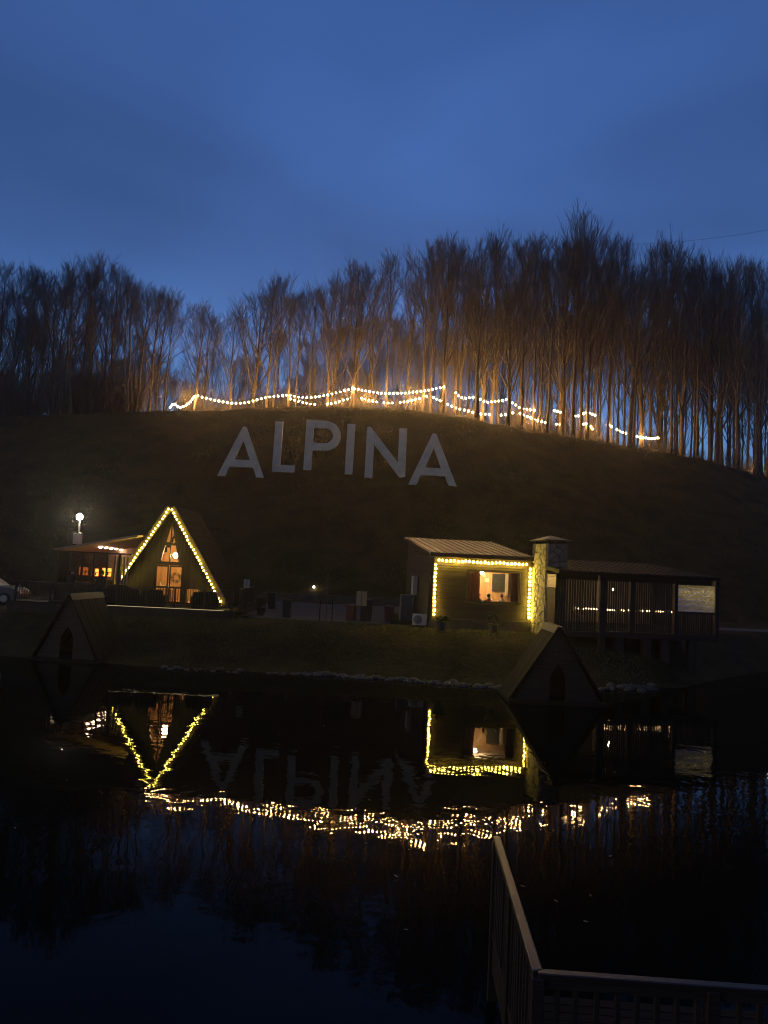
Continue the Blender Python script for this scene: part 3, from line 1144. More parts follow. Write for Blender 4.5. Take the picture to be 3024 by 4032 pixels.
# deck
dk = thing('timber_deck', 'raised dark timber deck carrying the A-frame and the glass terrace', 'deck', (0, 0, 0))
DX0, DX1, DY0, DY1 = -19.2, AF.x + 4.2, 39.9, 49.5
n = int((DY1 - DY0) / .16)
for k in range(44):
    y0 = DY0 + k * .16
    MB().box(DX0, DX1, y0, y0 + .152, DECK_Z - .06, DECK_Z - .022 - rng.uniform(0, .004)).build('deck_board', M_GREYWOOD, dk)
MB().box(DX0, DX1, DY0 + 7.04, DY1, DECK_Z - .06, DECK_Z - .024).build('deck_floor', M_GREYWOOD, dk)
x = DX0
while x < DX1 - .1:
    MB().box(x, min(x + .295, DX1), DY0 + .02, DY0 + .05 + rng.uniform(0, .01), PLATEAU - .9, DECK_Z - .065).build('skirt_board', M_DARKWOOD, dk)
    x += .3
MB().box(DX1 - .04, DX1 - .01, DY0 + .1, DY1, PLATEAU - .3, DECK_Z - .065).build('skirt_board', M_DARKWOOD, dk)
sl = MB().box(AF.x - 2.75, DX1 - .5, DY0 - .012, DY0 + .012, DECK_Z - .05, DECK_Z - .028).build('lit_floor_strip', emit('lit_floor_glow', (1, .85, .45), .55))  # added emissive strip standing in for lamplight on the deck floor
tag(sl, 'thin added glow imitating lit floor along the front edge of the deck', 'added glow')
# steps at the right end
st = thing('deck_steps', 'short timber steps at the right end of the deck', 'steps', (DX1, DY0 + .6, PLATEAU))
for k in range(2):
    MB().bbox(k * .3, k * .3 + .32, 0, 1.4, (.3 - k * .15) - .05, .3 - k * .15).build('tread', M_GREYWOOD, st)
    MB().box(k * .3 + .02, k * .3 + .06, .02, 1.38, -.1, .3 - k * .15 - .05).build('riser', M_DARKWOOD, st)


def railing(name, label, a, b, z, h=1.05, step=.13, post_every=1.6):
    a, b = Vector(a), Vector(b)
    L = (b - a).length
    ang = math.atan2(b.y - a.y, b.x - a.x)
    t = thing(name, label, 'railing', (a.x, a.y, z), ang)
    MB().bbox(0, L, -.045, .045, h - .05, h, .01).build('top_rail', M_DARKWOOD, t)
    MB().box(0, L, -.025, .025, .10, .15).build('bottom_rail', M_DARKWOOD, t)
    npost = max(1, round(L / post_every))
    pm = MB().bbox(-.045, .045, -.05, .05, 0, h - .052).mesh('post')
    pm.materials.append(M_DARKWOOD)
    for k in range(npost + 1):
        link('post', pm, None, t, (min(max(k * L / npost, .05), L - .05), 0, 0))
    bm_ = MB().box(-.014, .014, -.014, .014, .15, h - .05).mesh('baluster')
    bm_.materials.append(M_BLACK)
    k = 0
    while k * step < L - .1:
        if abs((k * step) % (L / npost)) > .07:
            link('baluster', bm_, None, t, (k * step, 0, 0))
        k += 1
    return t


railing('deck_railing', 'dark railing along the front of the deck below the A-frame', (AF.x - 3.4, DY0 + .08, 0), (DX1 - .05, DY0 + .08, 0), DECK_Z - .02)
railing('deck_railing', 'dark railing along the front of the deck left of the hut roof', (DX0 + .3, DY0 + .08, 0), (AF.x - 3.5, DY0 + .08, 0), DECK_Z - .02)
railing('deck_railing', 'short dark railing at the right end of the deck', (DX1 - .06, DY0 + 2.1, 0), (DX1 - .06, DY0 + 6, 0), DECK_Z - .02)

# covered garden sofas on the deck (dark shapes behind the railing)
def sofa(x, y, wd, label, rz=0):
    t = thing('garden_sofa', label, 'sofa', (x, y, DECK_Z - .02), rz, 'dark sofas on the deck')
    MB().bbox(-wd / 2, wd / 2, -.4, .4, .05, .42, .05).build('seat', M_FABRIC, t)
    MB().bbox(-wd / 2, wd / 2, .25, .45, .42, .86, .06).build('backrest', M_FABRIC, t)
    for s2 in (-1, 1):
        MB().bbox(s2 * wd / 2 - .09, s2 * wd / 2 + .09, -.4, .42, .05, .62, .05).build('armrest', M_FABRIC, t)
    return t


sofa(AF.x - 1.9, DY0 + 1.15, 1.9, 'wide dark garden sofa behind the railing left of the glass doors', math.pi)
sofa(AF.x - .2, DY0 + 1.0, 1.1, 'dark garden armchair in front of the glass doors', math.pi)
sofa(AF.x + 2.4, DY0 + 1.2, 1.2, 'dark garden armchair behind the right part of the deck railing', math.pi + .3)

# ------------------------------------------------------------------ glass terrace left of the A-frame
GX0 = at(222, 2250, 41.6).x
GX1 = AF.x - 1.75
GY0, GY1 = 41.6, 49.2
gt = thing('glass_terrace', 'glazed terrace room with orange light left of the A-frame', 'terrace', (0, 0, 0))


def roof_z(x):
    return 4.88 + (x - GX0) / (GX1 - GX0) * .85


vs = []
for (xx, yy) in ((GX0 - .15, GY0 - .25), (GX1 + .3, GY0 - .25), (GX1 + .3, GY1 + .2), (GX0 - .15, GY1 + .2)):
    vs.append((xx, yy, roof_z(xx)))
for (xx, yy) in ((GX0 - .15, GY0 - .25), (GX1 + .3, GY0 - .25), (GX1 + .3, GY1 + .2), (GX0 - .15, GY1 + .2)):
    vs.append((xx, yy, roof_z(xx) + .10))
MB().hexa(vs).build('roof', mat('terrace_ceiling', (.34, .23, .18), (.28, .19, .15), .6, 2), gt)
posts_px = [224, 272, 322, 368, 420, 470]
for px in posts_px:
    xx = at(px, 2240, GY0).x
    MB().bbox(xx - .05, xx + .05, GY0 - .05, GY0 + .05, DECK_Z - .02, 4.78).build('post', M_DARKWOOD, gt)
MB().box(GX0 - .04, GX1, GY0 - .045, GY0 + .045, 4.782, 4.86).build('header_beam', M_DARKWOOD, gt)
MB().box(GX0 - .04, GX1, GY0 - .03, GY0 + .03, DECK_Z + .80, DECK_Z + .88).build('sill_beam', M_DARKWOOD, gt)
for a, b in zip(posts_px, posts_px[1:]):
    xa, xb = at(a, 2240, GY0).x + .052, at(b, 2240, GY0).x - .052
    MB().box(xa, xb, GY0 - .004, GY0 + .004, DECK_Z + .882, 4.78).build('pane', M_GLASS, gt)
    x = xa
    while x < xb - .02:
        MB().box(x, min(x + .115, xb), GY0 - .02, GY0 - rng.uniform(.004, .010), DECK_Z - .02, DECK_Z + .80).build('wall_board', M_SIDING, gt)
        x += .12
x = GY0 + .1
while x < GY1:
    MB().box(GX0 - .02, GX0 + .01, x, x + .14, DECK_Z - .02, DECK_Z + .9).build('wall_board', M_SIDING, gt)
    x += .145
MB().box(GX0 - .004, GX0 + .004, GY0 + .06, GY1, DECK_Z + .91, 4.78).build('pane', M_GLASS, gt)
M_CEILW = mat('inner_wall', (.20, .15, .12), (.15, .11, .09), .8, 3)
MB().box(GX0, GX1 + .3, GY1, GY1 + .1, DECK_Z, 5.2).build('back_wall', M_CEILW, gt)
# orange lit bar at the back
E_OR = emit('orange_glow', (1.0, .19, .025), 5.5)
br_ = thing('back_bar', 'bar with orange glowing shelves inside the glass terrace', 'bar', (0, 0, 0))
BY = 47.2
for (pa, pb, ya, yb) in [(226, 236, 2230, 2262), (284, 317, 2234, 2268), (325, 362, 2238, 2266), (374, 388, 2240, 2268), (402, 438, 2238, 2268)]:
    a = at(pa, yb, BY)
    b = at(pb, ya, BY)
    MB().box(a.x, b.x, BY, BY + .04, a.z, b.z).build('glowing_panel', E_OR, br_)
    nb = max(1, int((b.x - a.x) / .2))
    for k in range(nb):
        xx = a.x + (k + rng.uniform(.2, .8)) * (b.x - a.x) / nb
        h = rng.uniform(.3, .7) * (b.z - a.z)
        MB().lathe([(.035, 0), (.035, h * .6), (.012, h * .75), (.012, h)], 6).build('bottle', M_FABRIC, br_, (xx, BY - .09, a.z + rng.choice([0, .0, .12]) * (b.z - a.z)))
    MB().box(a.x - .03, b.x + .03, BY - .15, BY + .03, a.z - .05, a.z - .01).build('shelf', M_DARKWOOD, br_)
    MB().box(a.x - .03, b.x + .03, BY - .12, BY - .10, (a.z + b.z) / 2 - .02, (a.z + b.z) / 2 + .02).build('shelf_edge', M_DARKWOOD, br_)
MB().box(GX0 + .3, GX1 - .4, BY - .8, BY - .3, DECK_Z, DECK_Z + 1.0).build('counter', M_SIDING, br_)
# five globe lamps under the ceiling, one behind the other
for i, (px, D) in enumerate([(396, 44.2), (417, 45.3), (437, 46.5), (457, 47.7), (476, 49.0)]):
    p = at(px, 2153 + i * 2.2, D)
    zc = roof_z(p.x)
    t = thing('ceiling_lamp', '%s of the five globe lamps under the terrace ceiling, counted from the left' % ['first', 'second', 'third', 'fourth', 'last'][i], 'lamp', (p.x, D, p.z), 0, 'globe lamps of the glass terrace')
    MB().ball((0, 0, 0), .10, 8, 6, (1.2, 1.2, .8)).build('globe', emit('globe_glow', (1, .62, .36), 110), t)
    MB().tube([(0, 0, .06), (0, 0, max(.12, zc - p.z + .02))], .01, 4).build('stem', M_CABLE, t)
# drawn curtain strips by the A-frame
for k in range(5):
    xx = GX1 - .95 + k * .17
    MB().tube([(xx, GY0 + .15, DECK_Z + .9), (xx + .01, GY0 + .15, 4.7)], .05, 6).build('curtain_fold', mat('curtain', (.35, .28, .22), None, .9, 4), gt)

# ------------------------------------------------------------------ people


def skin_body(name, joints, edges, radii, parent, matsel, mats):
    me = bpy.data.meshes.new(name)
    me.from_pydata(joints, edges, [])
    o = bpy.data.objects.new(name, me)
    COL.objects.link(o)
    md = o.modifiers.new('Skin', 'SKIN')
    md.use_smooth_shade = True
    for i, rr_ in enumerate(radii):
        me.skin_vertices[0].data[i].radius = (rr_, rr_) if not hasattr(rr_, '__len__') else rr_
    me.skin_vertices[0].data[0].use_root = True
    sd = o.modifiers.new('Sub', 'SUBSURF')
    sd.levels = 1
    sd.render_levels = 1
    dg = bpy.context.evaluated_depsgraph_get()
    me2 = bpy.data.meshes.new_from_object(o.evaluated_get(dg))
    bpy.data.objects.remove(o)
    me2.materials.clear()
    for m in mats:
        me2.materials.append(m)
    for p in me2.polygons:
        p.material_index = matsel(p.center)
        p.use_smooth = True
    ob = bpy.data.objects.new(name, me2)
    COL.objects.link(ob)
    ob.parent = parent
    return ob


M_SKIN = mat('skin', (.42, .27, .20), None, .55, 8)


def person(label, loc, rz, jacket, trousers, seated=False, hair=(.03, .022, .016), group=None, arm=0.0):
    t = thing('person', label, 'person', loc, rz, group)
    hip = .46 if seated else .92
    J = [(0, 0, hip), (0, .01, hip + .22), (0, .015, hip + .42), (0, .01, hip + .52), (0, -.01, hip + .58), (0, -.03, hip + .66), (0, -.03, hip + .76)]
    Rr = [(.15, .11), (.135, .10), (.165, .105), (.10, .075), (.055, .055), (.072, .082), (.06, .07)]
    E = [(0, 1), (1, 2), (2, 3), (3, 4), (4, 5), (5, 6)]
    for s_ in (-1, 1):
        i0 = len(J)
        fw = -.28 if seated else -.04
        J += [(s_ * .19, .01, hip + .46), (s_ * (.24 + arm * .1), -.02, hip + .20), (s_ * (.22 - .06 * seated), fw, hip + (.06 if not seated else .22)), (s_ * (.20 - .08 * seated), fw - .05, hip + (-.04 if not seated else .24))]
        Rr += [.062, .048, .036, .03]
        E += [(2, i0), (i0, i0 + 1), (i0 + 1, i0 + 2), (i0 + 2, i0 + 3)]
        # five fingers
        for k in range(5):
            a = (k - 2) * .018
            b = len(J)
            if k == 0:
                q1, q2 = (J[i0 + 3][0] - s_ * .03, J[i0 + 3][1] - .015, J[i0 + 3][2] - .01), (J[i0 + 3][0] - s_ * .045, J[i0 + 3][1] - .045, J[i0 + 3][2] - .02)
            else:
                l = (.05, .075, .08, .075, .06)[k]
                if seated:
                    q1, q2 = (J[i0 + 3][0] + a, J[i0 + 3][1] - l * .6, J[i0 + 3][2] - .005), (J[i0 + 3][0] + a, J[i0 + 3][1] - l, J[i0 + 3][2] - .025)
                else:
                    q1, q2 = (J[i0 + 3][0], J[i0 + 3][1] + a, J[i0 + 3][2] - l * .6), (J[i0 + 3][0] - s_ * .012, J[i0 + 3][1] + a, J[i0 + 3][2] - l)
            J += [q1, q2]
            Rr += [.0095, .008]
            E += [(i0 + 3, b), (b, b + 1)]
        i1 = len(J)
        if seated:
            J += [(s_ * .10, -.05, hip - .01), (s_ * .12, -.44, hip), (s_ * .12, -.46, .09), (s_ * .12, -.60, .045)]
        else:
            J += [(s_ * .10, 0, hip - .08), (s_ * .11, -.02, .50), (s_ * .11, .02, .09), (s_ * .12, -.14, .045)]
        Rr += [.095, .068, .05, .04]
        E += [(0, i1), (i1, i1 + 1), (i1 + 1, i1 + 2), (i1 + 2, i1 + 3)]

    def sel(c):
        if c.z > hip + .555:
            return 0
        if (abs(c.x) > .10 and ((not seated and c.z < hip + .0 and c.z > hip - .16 and abs(c.x) > .17) or (seated and c.y < -.30 and c.z > hip + .17))):
            return 0
        return 1 if c.z > hip - .02 and not (seated and c.y < -.17 and c.z < hip + .1) else 2
    skin_body('body', J, E, Rr, t, sel, [M_SKIN, jacket, trousers])
    hm = MB().ball((0, -.01, hip + .735), .105, 10, 7, (.9, 1.05, 1.0))
    hm.v = [(x, y if z > hip + .74 or y > -.03 else -.03, z) for x, y, z in hm.v]
    hm.build('hair', mat('hair%d' % int(hair[0] * 1000), hair, None, .6, 20), t, smooth=True)
    fm = MB()
    fm.add([(-.012, -.10, hip + .675), (.012, -.10, hip + .675), (0, -.125, hip + .68), (0, -.102, hip + .715)], [(0, 1, 2), (0, 2, 3), (1, 3, 2)])
    fm.build('nose', M_SKIN, t)
    em = MB()
    for s_ in (-1, 1):
        em.ball((s_ * .03, -.103, hip + .71), .010, 6, 4)
    em.build('eyes', M_BLACK, t)
    return t


M_JK = mat('dark_jacket', (.016, .014, .012), None, .85, 9)
M_TR = mat('dark_trousers', (.014, .013, .012), None, .9, 9)
p = at(397, 2300, 40.9)
person('person in a dark coat standing on the deck before the orange panes', (p.x, 40.9, DECK_Z - .02), R(170), M_JK, M_TR)
p = at(281, 2300, 41.0)
person('person in dark clothes standing on the deck at the left terrace post', (p.x, 41.0, DECK_Z - .02), R(150), M_JK, M_TR)

# ------------------------------------------------------------------ right cabin
PHI = R(8)
C0 = at(1703, 2425, 40.0)
CB = PLATEAU
cb = thing('wooden_cabin', 'brown plank cabin framed with yellow bulbs, lit window and sloping roof', 'cabin', (C0.x, 40.0, CB), PHI)
CW = 5.15
CD = 8.0
ZF, ZB = 3.78, 4.75           # eave heights above the base, front and back
WX0, WX1, WZ0, WZ1 = 1.80, 4.62, 1.52, 3.02


def c2w(x, y, z):
    return Vector((C0.x + x * math.cos(PHI) - y * math.sin(PHI), 40.0 + x * math.sin(PHI) + y * math.cos(PHI), CB + z))


# plinth
MB().box(-.06, CW + .06, -.10, CD + .05, -.4, .52).build('plinth', M_CONC, cb)
# front planks (each course its own board, cut by the window)
pz = .53
ph = .125
while pz < ZF - .12:
    z1 = pz + ph - .010
    segs = [(0, CW)] if (z1 < WZ0 or pz > WZ1) else [(0, WX0), (WX1, CW)]
    for a, b in segs:
        j = rng.uniform(0, .008)
        MB().hexa([(a, -.052 - j, pz), (b, -.052 - j, pz), (b, 0, pz), (a, 0, pz), (a, -.014 - j, z1), (b, -.014 - j, z1), (b, 0, z1), (a, 0, z1)]).build('plank', M_SIDING, cb)
    pz += ph
pz = .53
while pz < ZB:
    z1 = pz + ph - .010
    y_end = CD
    y_start = 0 if z1 < ZF else max(0, (z1 - ZF) / (ZB - ZF) * CD)
    if y_end - y_start > .2:
        j = rng.uniform(0, .008)
        MB().hexa([(-.052 - j, y_start, pz), (0, y_start, pz), (0, y_end, pz), (-.052 - j, y_end, pz), (-.014 - j, y_start, z1), (0, y_start, z1), (0, y_end, z1), (-.014 - j, y_end, z1)]).build('plank', M_SIDING, cb)
    pz += ph
# inner shell
ish = MB()
ish.box(.0, WX0, .005, .12, .53, ZF - .1)
ish.box(WX1, CW, .005, .12, .53, ZF - .1)
ish.box(WX0, WX1, .005, .12, .53, WZ0)
ish.box(WX0, WX1, .005, .12, WZ1, ZF - .1)
ish.box(.004, .12, .12, CD, .53, ZF - .1)
ish.box(CW - .12, CW - .004, .0, CD, .53, ZF - .1)
ish.box(.12, CW - .12, CD - .1, CD, .53, ZB - .2)
ish.build('wall_core', M_DARKWOOD, cb)
MB().box(.13, CW - .13, .13, 3.0, .53, .56).build('floor', M_YELLOWWOOD, cb)
MB().box(.0, CW - .0, .13, 3.0, 3.30, 3.36).build('ceiling', mat('plaster', (.6, .55, .48), None, .9, 3), cb)
MB().box(.13, CW - .13, 2.95, 3.02, .56, 3.3).build('partition', M_YELLOWWOOD, cb)
x = .13
while x < CW - .2:
    MB().box(x, x + .20, 2.90, 2.94 + rng.uniform(0, .01), .56, 3.3).build('lining_board', M_YELLOWWOOD, cb)
    x += .207
# roof
ov = .22
vs = []
for z_off in (0.0, .14):
    for (xx, yy) in ((-.28, -ov), (CW + .28, -ov), (CW + .28, CD + ov), (-.28, CD + ov)):
        vs.append((xx, yy, ZF + (yy / CD) * (ZB - ZF) + z_off))
rf = MB().hexa(vs).build('roof', M_METALROOF, cb)
k = -.2
while k < CW + .28:
    vs = []
    for z_off in (.142, .175):
        for (xx, yy) in ((k, -ov), (k + .04, -ov), (k + .04, CD + ov), (k, CD + ov)):
            vs.append((xx, yy, ZF + (yy / CD) * (ZB - ZF) + z_off))
    MB().hexa(vs).build('standing_seam', M_METALROOF, rf)
    k += .42
MB().box(-.3, CW + .3, -ov - .045, -ov - .004, ZF - .06, ZF + .15).build('fascia_board', M_SIDING, cb)
MB().box(-.06, .10, -.10, -.055, .53, ZF - .03).build('corner_board', M_SIDING, cb)
MB().box(CW - .10, CW + .06, -.10, -.055, .53, ZF - .03).build('corner_board', M_SIDING, cb)
# window
wf = MB()
wf.box(WX0 - .07, WX1 + .07, -.09, -.052, WZ1 + .0, WZ1 + .09)
wf.box(WX0 - .09, WX1 + .09, -.14, -.052, WZ0 - .07, WZ0)
wf.box(WX0 - .07, WX0, -.09, -.052, WZ0, WZ1)
wf.box(WX1, WX1 + .07, -.09, -.052, WZ0, WZ1)
wfo = wf.build('window', M_DARKWOOD, cb)
MB().box(WX0, WX1, .03, .038, WZ0, WZ1).build('pane', M_GLASS, wfo)
M_CURT = mat('brown_curtain', (.20, .13, .10), (.12, .075, .055), .95, 5)
_nt = M_CURT.node_tree
_tl = _nt.nodes.new('ShaderNodeBsdfTranslucent')
_tl.inputs['Color'].default_value = (.22, .12, .07, 1)
_mx = _nt.nodes.new('ShaderNodeMixShader')
_mx.inputs['Fac'].default_value = .6
_nt.links.new(_nt.nodes['Principled BSDF'].outputs[0], _mx.inputs[1])
_nt.links.new(_tl.outputs[0], _mx.inputs[2])
_nt.links.new(_mx.outputs[0], _nt.nodes['Material Output'].inputs[0])
for (a, b) in ((WX0 - .05, WX0 + .74), (WX1 - .34, WX1 + .05)):
    k = a
    while k < b:
        MB().tube([(k, .32, WZ0 - .3), (k + .01, .32, WZ1 + .1)], .048, 6).build('curtain_fold', M_CURT, cb)
        k += .082
MB().box(3.95, 4.68, 2.82, 2.89, 1.95, 2.95).build('dark_screen', mat('screen_black', (.05, .055, .05), None, .2, 2), cb)
MB().box(4.70, 4.84, 2.70, 2.89, 1.75, 2.97).build('white_drape', M_PANEL, cb)
MB().box(3.52, 3.74, 2.86, 2.89, 2.45, 2.68).build('pinned_notice', M_CREAM, cb)
MB().box(3.42, 3.54, 2.86, 2.89, 2.74, 2.94).build('pinned_notice', M_CREAM, cb)

# room lamp
q = c2w(2.95, 1.5, 2.98)
t = thing('ceiling_lamp', 'small bright ceiling lamp at the top of the lit cabin window', 'lamp', q)
MB().ball((0, 0, 0), .085, 10, 7).build('globe', emit('room_glow', (1.0, .64, .30), 1500), t)
MB().tube([(0, 0, .07), (0, 0, .32)], .012, 5).build('stem', M_CABLE, t)
# table and people at the window
q = c2w(3.2, 1.5, .56)
t = thing('dining_table', 'laid table behind the cabin window with people around it', 'table', q, PHI)
MB().bbox(-.95, .95, -.4, .4, .72, .76).build('tabletop', M_CREAM, t)
for sx in (-.85, .85):
    for sy in (-.33, .33):
        MB().box(sx - .03, sx + .03, sy - .03, sy + .03, 0, .72).build('leg', M_YELLOWWOOD, t)
M_J2 = mat('dark_green_jumper', (.03, .045, .028), None, .9, 9)
M_J3 = mat('red_jumper', (.30, .05, .045), None, .9, 9)
M_J4 = mat('cream_jumper', (.55, .48, .38), None, .9, 9)


def chair(x, y, rz, label):
    q = c2w(x, y, .56)
    t = thing('dining_chair', label, 'chair', q, PHI + rz, 'chairs at the cabin table')
    MB().bbox(-.2, .2, -.2, .2, .42, .46).build('seat', M_YELLOWWOOD, t)
    for sx in (-.17, .17):
        for sy in (-.17, .17):
            MB().box(sx - .02, sx + .02, sy - .02, sy + .02, 0, .42).build('leg', M_YELLOWWOOD, t)
    pts = [Vector((math.cos(a) * .19, .19, .62 + math.sin(a) * .22)) for a in [R(-20 + 220 * i / 10) for i in range(11)]]
    MB().tube(pts, .015, 5).build('backrest', M_YELLOWWOOD, t)


def seat_person(x, y, rz, label, jk, hair):
    q = c2w(x, y - .18, .60)
    person(label, q, PHI + rz, jk, M_TR, True, hair, 'people at the table behind the cabin window')


seat_person(2.60, .84, math.pi, 'dark haired person in a dark top, leftmost behind the cabin window', M_J2, (.025, .018, .012))
chair(2.60, .80, math.pi, 'wooden chair under the leftmost person in the cabin')
seat_person(3.15, .84, math.pi, 'dark haired person in red at the middle of the cabin window', M_J3, (.018, .014, .012))
chair(3.15, .80, math.pi, 'wooden chair under the person in red')
seat_person(3.86, .86, math.pi, 'person in a cream jumper, rightmost behind the cabin window', M_J4, (.03, .02, .014))
chair(3.86, .82, math.pi, 'wooden chair under the person in the cream jumper')
chair(3.75, 2.1, 0, 'empty bentwood chair on the far side of the cabin table')
for i, (dx, l) in enumerate([(2.35, 'white bottle standing left on the cabin table'), (2.85, 'white mug on the cabin table beside the dark haired person'), (3.6, 'white jug on the cabin table near the right')]):
    h = (.34, .12, .26)[i]
    o = MB().lathe([(.05, 0), (.055, h * .5), (.03, h * .75), (.028, h)], 10).build(('bottle', 'mug', 'jug')[i], M_PANEL, None, c2w(dx, 1.5 + (i - 1) * .1, .56 + .765), smooth=True)
    tag(o, l, ('bottle', 'mug', 'jug')[i], 'tableware behind the cabin window')

# bulb frame on the front
B_CAB = bulb_mesh('cabin_bulb', .058, E_CAB)
z_t, z_b = ZF - .20, .78
string_of_bulbs('string_lights', 'row of round yellow bulbs under the cabin eave', [c2w(.06 + i * (CW - .12) / 12, -.20, z_t - (.05 if i % 2 else 0) + rng.uniform(-.015, .015)) for i in range(13)], .207, B_CAB, .03)
string_of_bulbs('string_lights', 'column of yellow bulbs down the left corner of the cabin front', [c2w(.03, -.17, z_t - .15), c2w(.02, -.17, 2.0), c2w(.03, -.17, z_b)], .212, B_CAB, .03)
string_of_bulbs('string_lights', 'column of yellow bulbs down the right corner of the cabin front', [c2w(CW - .03, -.17, z_t - .15), c2w(CW - .05, -.17, 2.0), c2w(CW - .03, -.17, z_b - .05)], .212, B_CAB, .03)

# fittings on the left wall
dp = MB().tube([(-.11, .55, .3), (-.11, .55, 2.9)], .055, 8).build('downpipe', M_BLACK, cb)
q = c2w(-.24, 4.2, 1.55)
o = MB().bbox(-.14, .14, -.25, .25, 0, 1.05, .02).build('meter_box', M_PANEL, None, q, PHI)
tag(o, 'white meter box fixed to the left wall of the cabin', 'box')
q = c2w(-.55, 4.6, .0)
t = thing('utility_cabinet', 'grey utility cabinet standing against the left cabin wall', 'cabinet', q, PHI)
MB().bbox(-.4, .4, -.22, .22, 0, 1.5, .02).build('body', mat('grey_cabinet', (.16, .145, .12), None, .6, 4), t)
MB().box(-.36, .36, -.235, -.222, .08, 1.42).build('door', mat('grey_cabinet2', (.15, .135, .115), None, .6, 4), t)
MB().box(.26, .30, -.24, -.236, .95, 1.35).build('label_plate', M_PANEL, t)
q = c2w(-.48, .95, .0)
t = thing('air_conditioner', 'white air conditioner unit on the ground by the cabin corner', 'air conditioner', q, PHI + R(-14))
MB().bbox(-.38, .38, -.16, .16, .08, .66, .02).build('casing', M_PANEL, t)
MB().tube([(-.1, -.165, .37), (-.1, -.175, .37)], [.23, .23], 16).build('fan_grille', mat('grille', (.16, .16, .16), None, .5, 10), t)
for sx in (-.25, .25):
    MB().box(sx - .03, sx + .03, -.15, .15, 0, .08).build('foot', M_BLACK, t)


# ------------------------------------------------------------------ stone chimney
def clip(poly, a, b, c):
    outp = []
    for i in range(len(poly)):
        p, q = poly[i], poly[(i + 1) % len(poly)]
        dp_, dq = a * p[0] + b * p[1] - c, a * q[0] + b * q[1] - c
        if dp_ <= 0:
            outp.append(p)
        if dp_ * dq < 0:
            t = dp_ / (dp_ - dq)
            outp.append((p[0] + (q[0] - p[0]) * t, p[1] + (q[1] - p[1]) * t))
    return outp


def voronoi(w, h, n, r, gap=.022):
    pts = []
    tries = 0
    while len(pts) < n and tries < 6000:
        tries += 1
        c = (r.uniform(0, w), r.uniform(0, h))
        if all((c[0] - q[0]) ** 2 + (c[1] - q[1]) ** 2 > (.62 * math.sqrt(w * h / n)) ** 2 for q in pts):
            pts.append(c)
    cells = []
    for i, p in enumerate(pts):
        poly = [(0, 0), (w, 0), (w, h), (0, h)]
        for j, q in enumerate(pts):
            if i == j:
                continue
            dx, dy = q[0] - p[0], q[1] - p[1]
            d = math.hypot(dx, dy)
            if d > 2.2:
                continue
            mx, my = (p[0] + q[0]) / 2, (p[1] + q[1]) / 2
            poly = clip(poly, dx / d, dy / d, (mx * dx + my * dy) / d - gap / 2)
            if len(poly) < 3:
                break
        if len(poly) >= 3:
            cells.append(poly)
    return cells


CHX0, CHX1, CHY0, CHY1 = CW + .16, CW + 1.22, -2.05, .0
CHZ = 4.62
ch = thing('stone_chimney', 'tall chimney clad in irregular stones right of the lit cabin', 'chimney', cb.location.copy(), PHI)
MB().box(CHX0, CHX1, CHY0, CHY1, -.6, CHZ).build('core', M_MORTAR, ch)
cr_ = random.Random(3)
for poly in voronoi(CHY1 - CHY0, CHZ + .3, 92, cr_):
    th = cr_.uniform(.035, .07)
    cx = sum(p[0] for p in poly) / len(poly)
    cz = sum(p[1] for p in poly) / len(poly)
    n = len(poly)
    vs = [(CHX0 - .001, CHY1 - a, b - .3) for a, b in poly] + [(CHX0 - th, CHY1 - (cx + (a - cx) * .9), cz + (b - cz) * .9 - .3) for a, b in poly]
    fs = [tuple(range(n, 2 * n))] + [(i, (i + 1) % n, n + (i + 1) % n, n + i) for i in range(n)]
    MB().add(vs, fs).build('stone', M_STONE, ch)
for poly in voronoi(CHX1 - CHX0, CHZ + .3, 44, cr_):
    th = cr_.uniform(.035, .07)
    cx = sum(p[0] for p in poly) / len(poly)
    cz = sum(p[1] for p in poly) / len(poly)
    n = len(poly)
    vs = [(CHX0 + a, CHY0 + .001, b - .3) for a, b in poly] + [(CHX0 + cx + (a - cx) * .9, CHY0 - th, cz + (b - cz) * .9 - .3) for a, b in poly]
    fs = [tuple(range(n, 2 * n))] + [(i, (i + 1) % n, n + (i + 1) % n, n + i) for i in range(n)]
    MB().add(vs, fs).build('stone', M_STONE, ch)
cap = MB()
for (xx, yy) in ((CHX0 + .1, CHY0 + .1), (CHX1 - .1, CHY0 + .1), (CHX1 - .1, CHY1 - .1), (CHX0 + .1, CHY1 - .1)):
    cap.box(xx - .05, xx + .05, yy - .05, yy + .05, CHZ, CHZ + .16)
cap.build('cap_post', M_BLACK, ch)
e0, e1, e2, e3 = CHX0 - .18, CHX1 + .18, CHY0 - .18, CHY1 + .18
mx, my = (e0 + e1) / 2, (e2 + e3) / 2
MB().add([(e0, e2, CHZ + .16), (e1, e2, CHZ + .16), (e1, e3, CHZ + .16), (e0, e3, CHZ + .16), (e0, e2, CHZ + .2), (e1, e2, CHZ + .2), (e1, e3, CHZ + .2), (e0, e3, CHZ + .2), (mx, my, CHZ + .46)],
         [(3, 2, 1, 0), (0, 1, 5, 4), (1, 2, 6, 5), (2, 3, 7, 6), (3, 0, 4, 7), (4, 5, 8), (5, 6, 8), (6, 7, 8), (7, 4, 8)]).build('cap', M_METALROOF, ch)

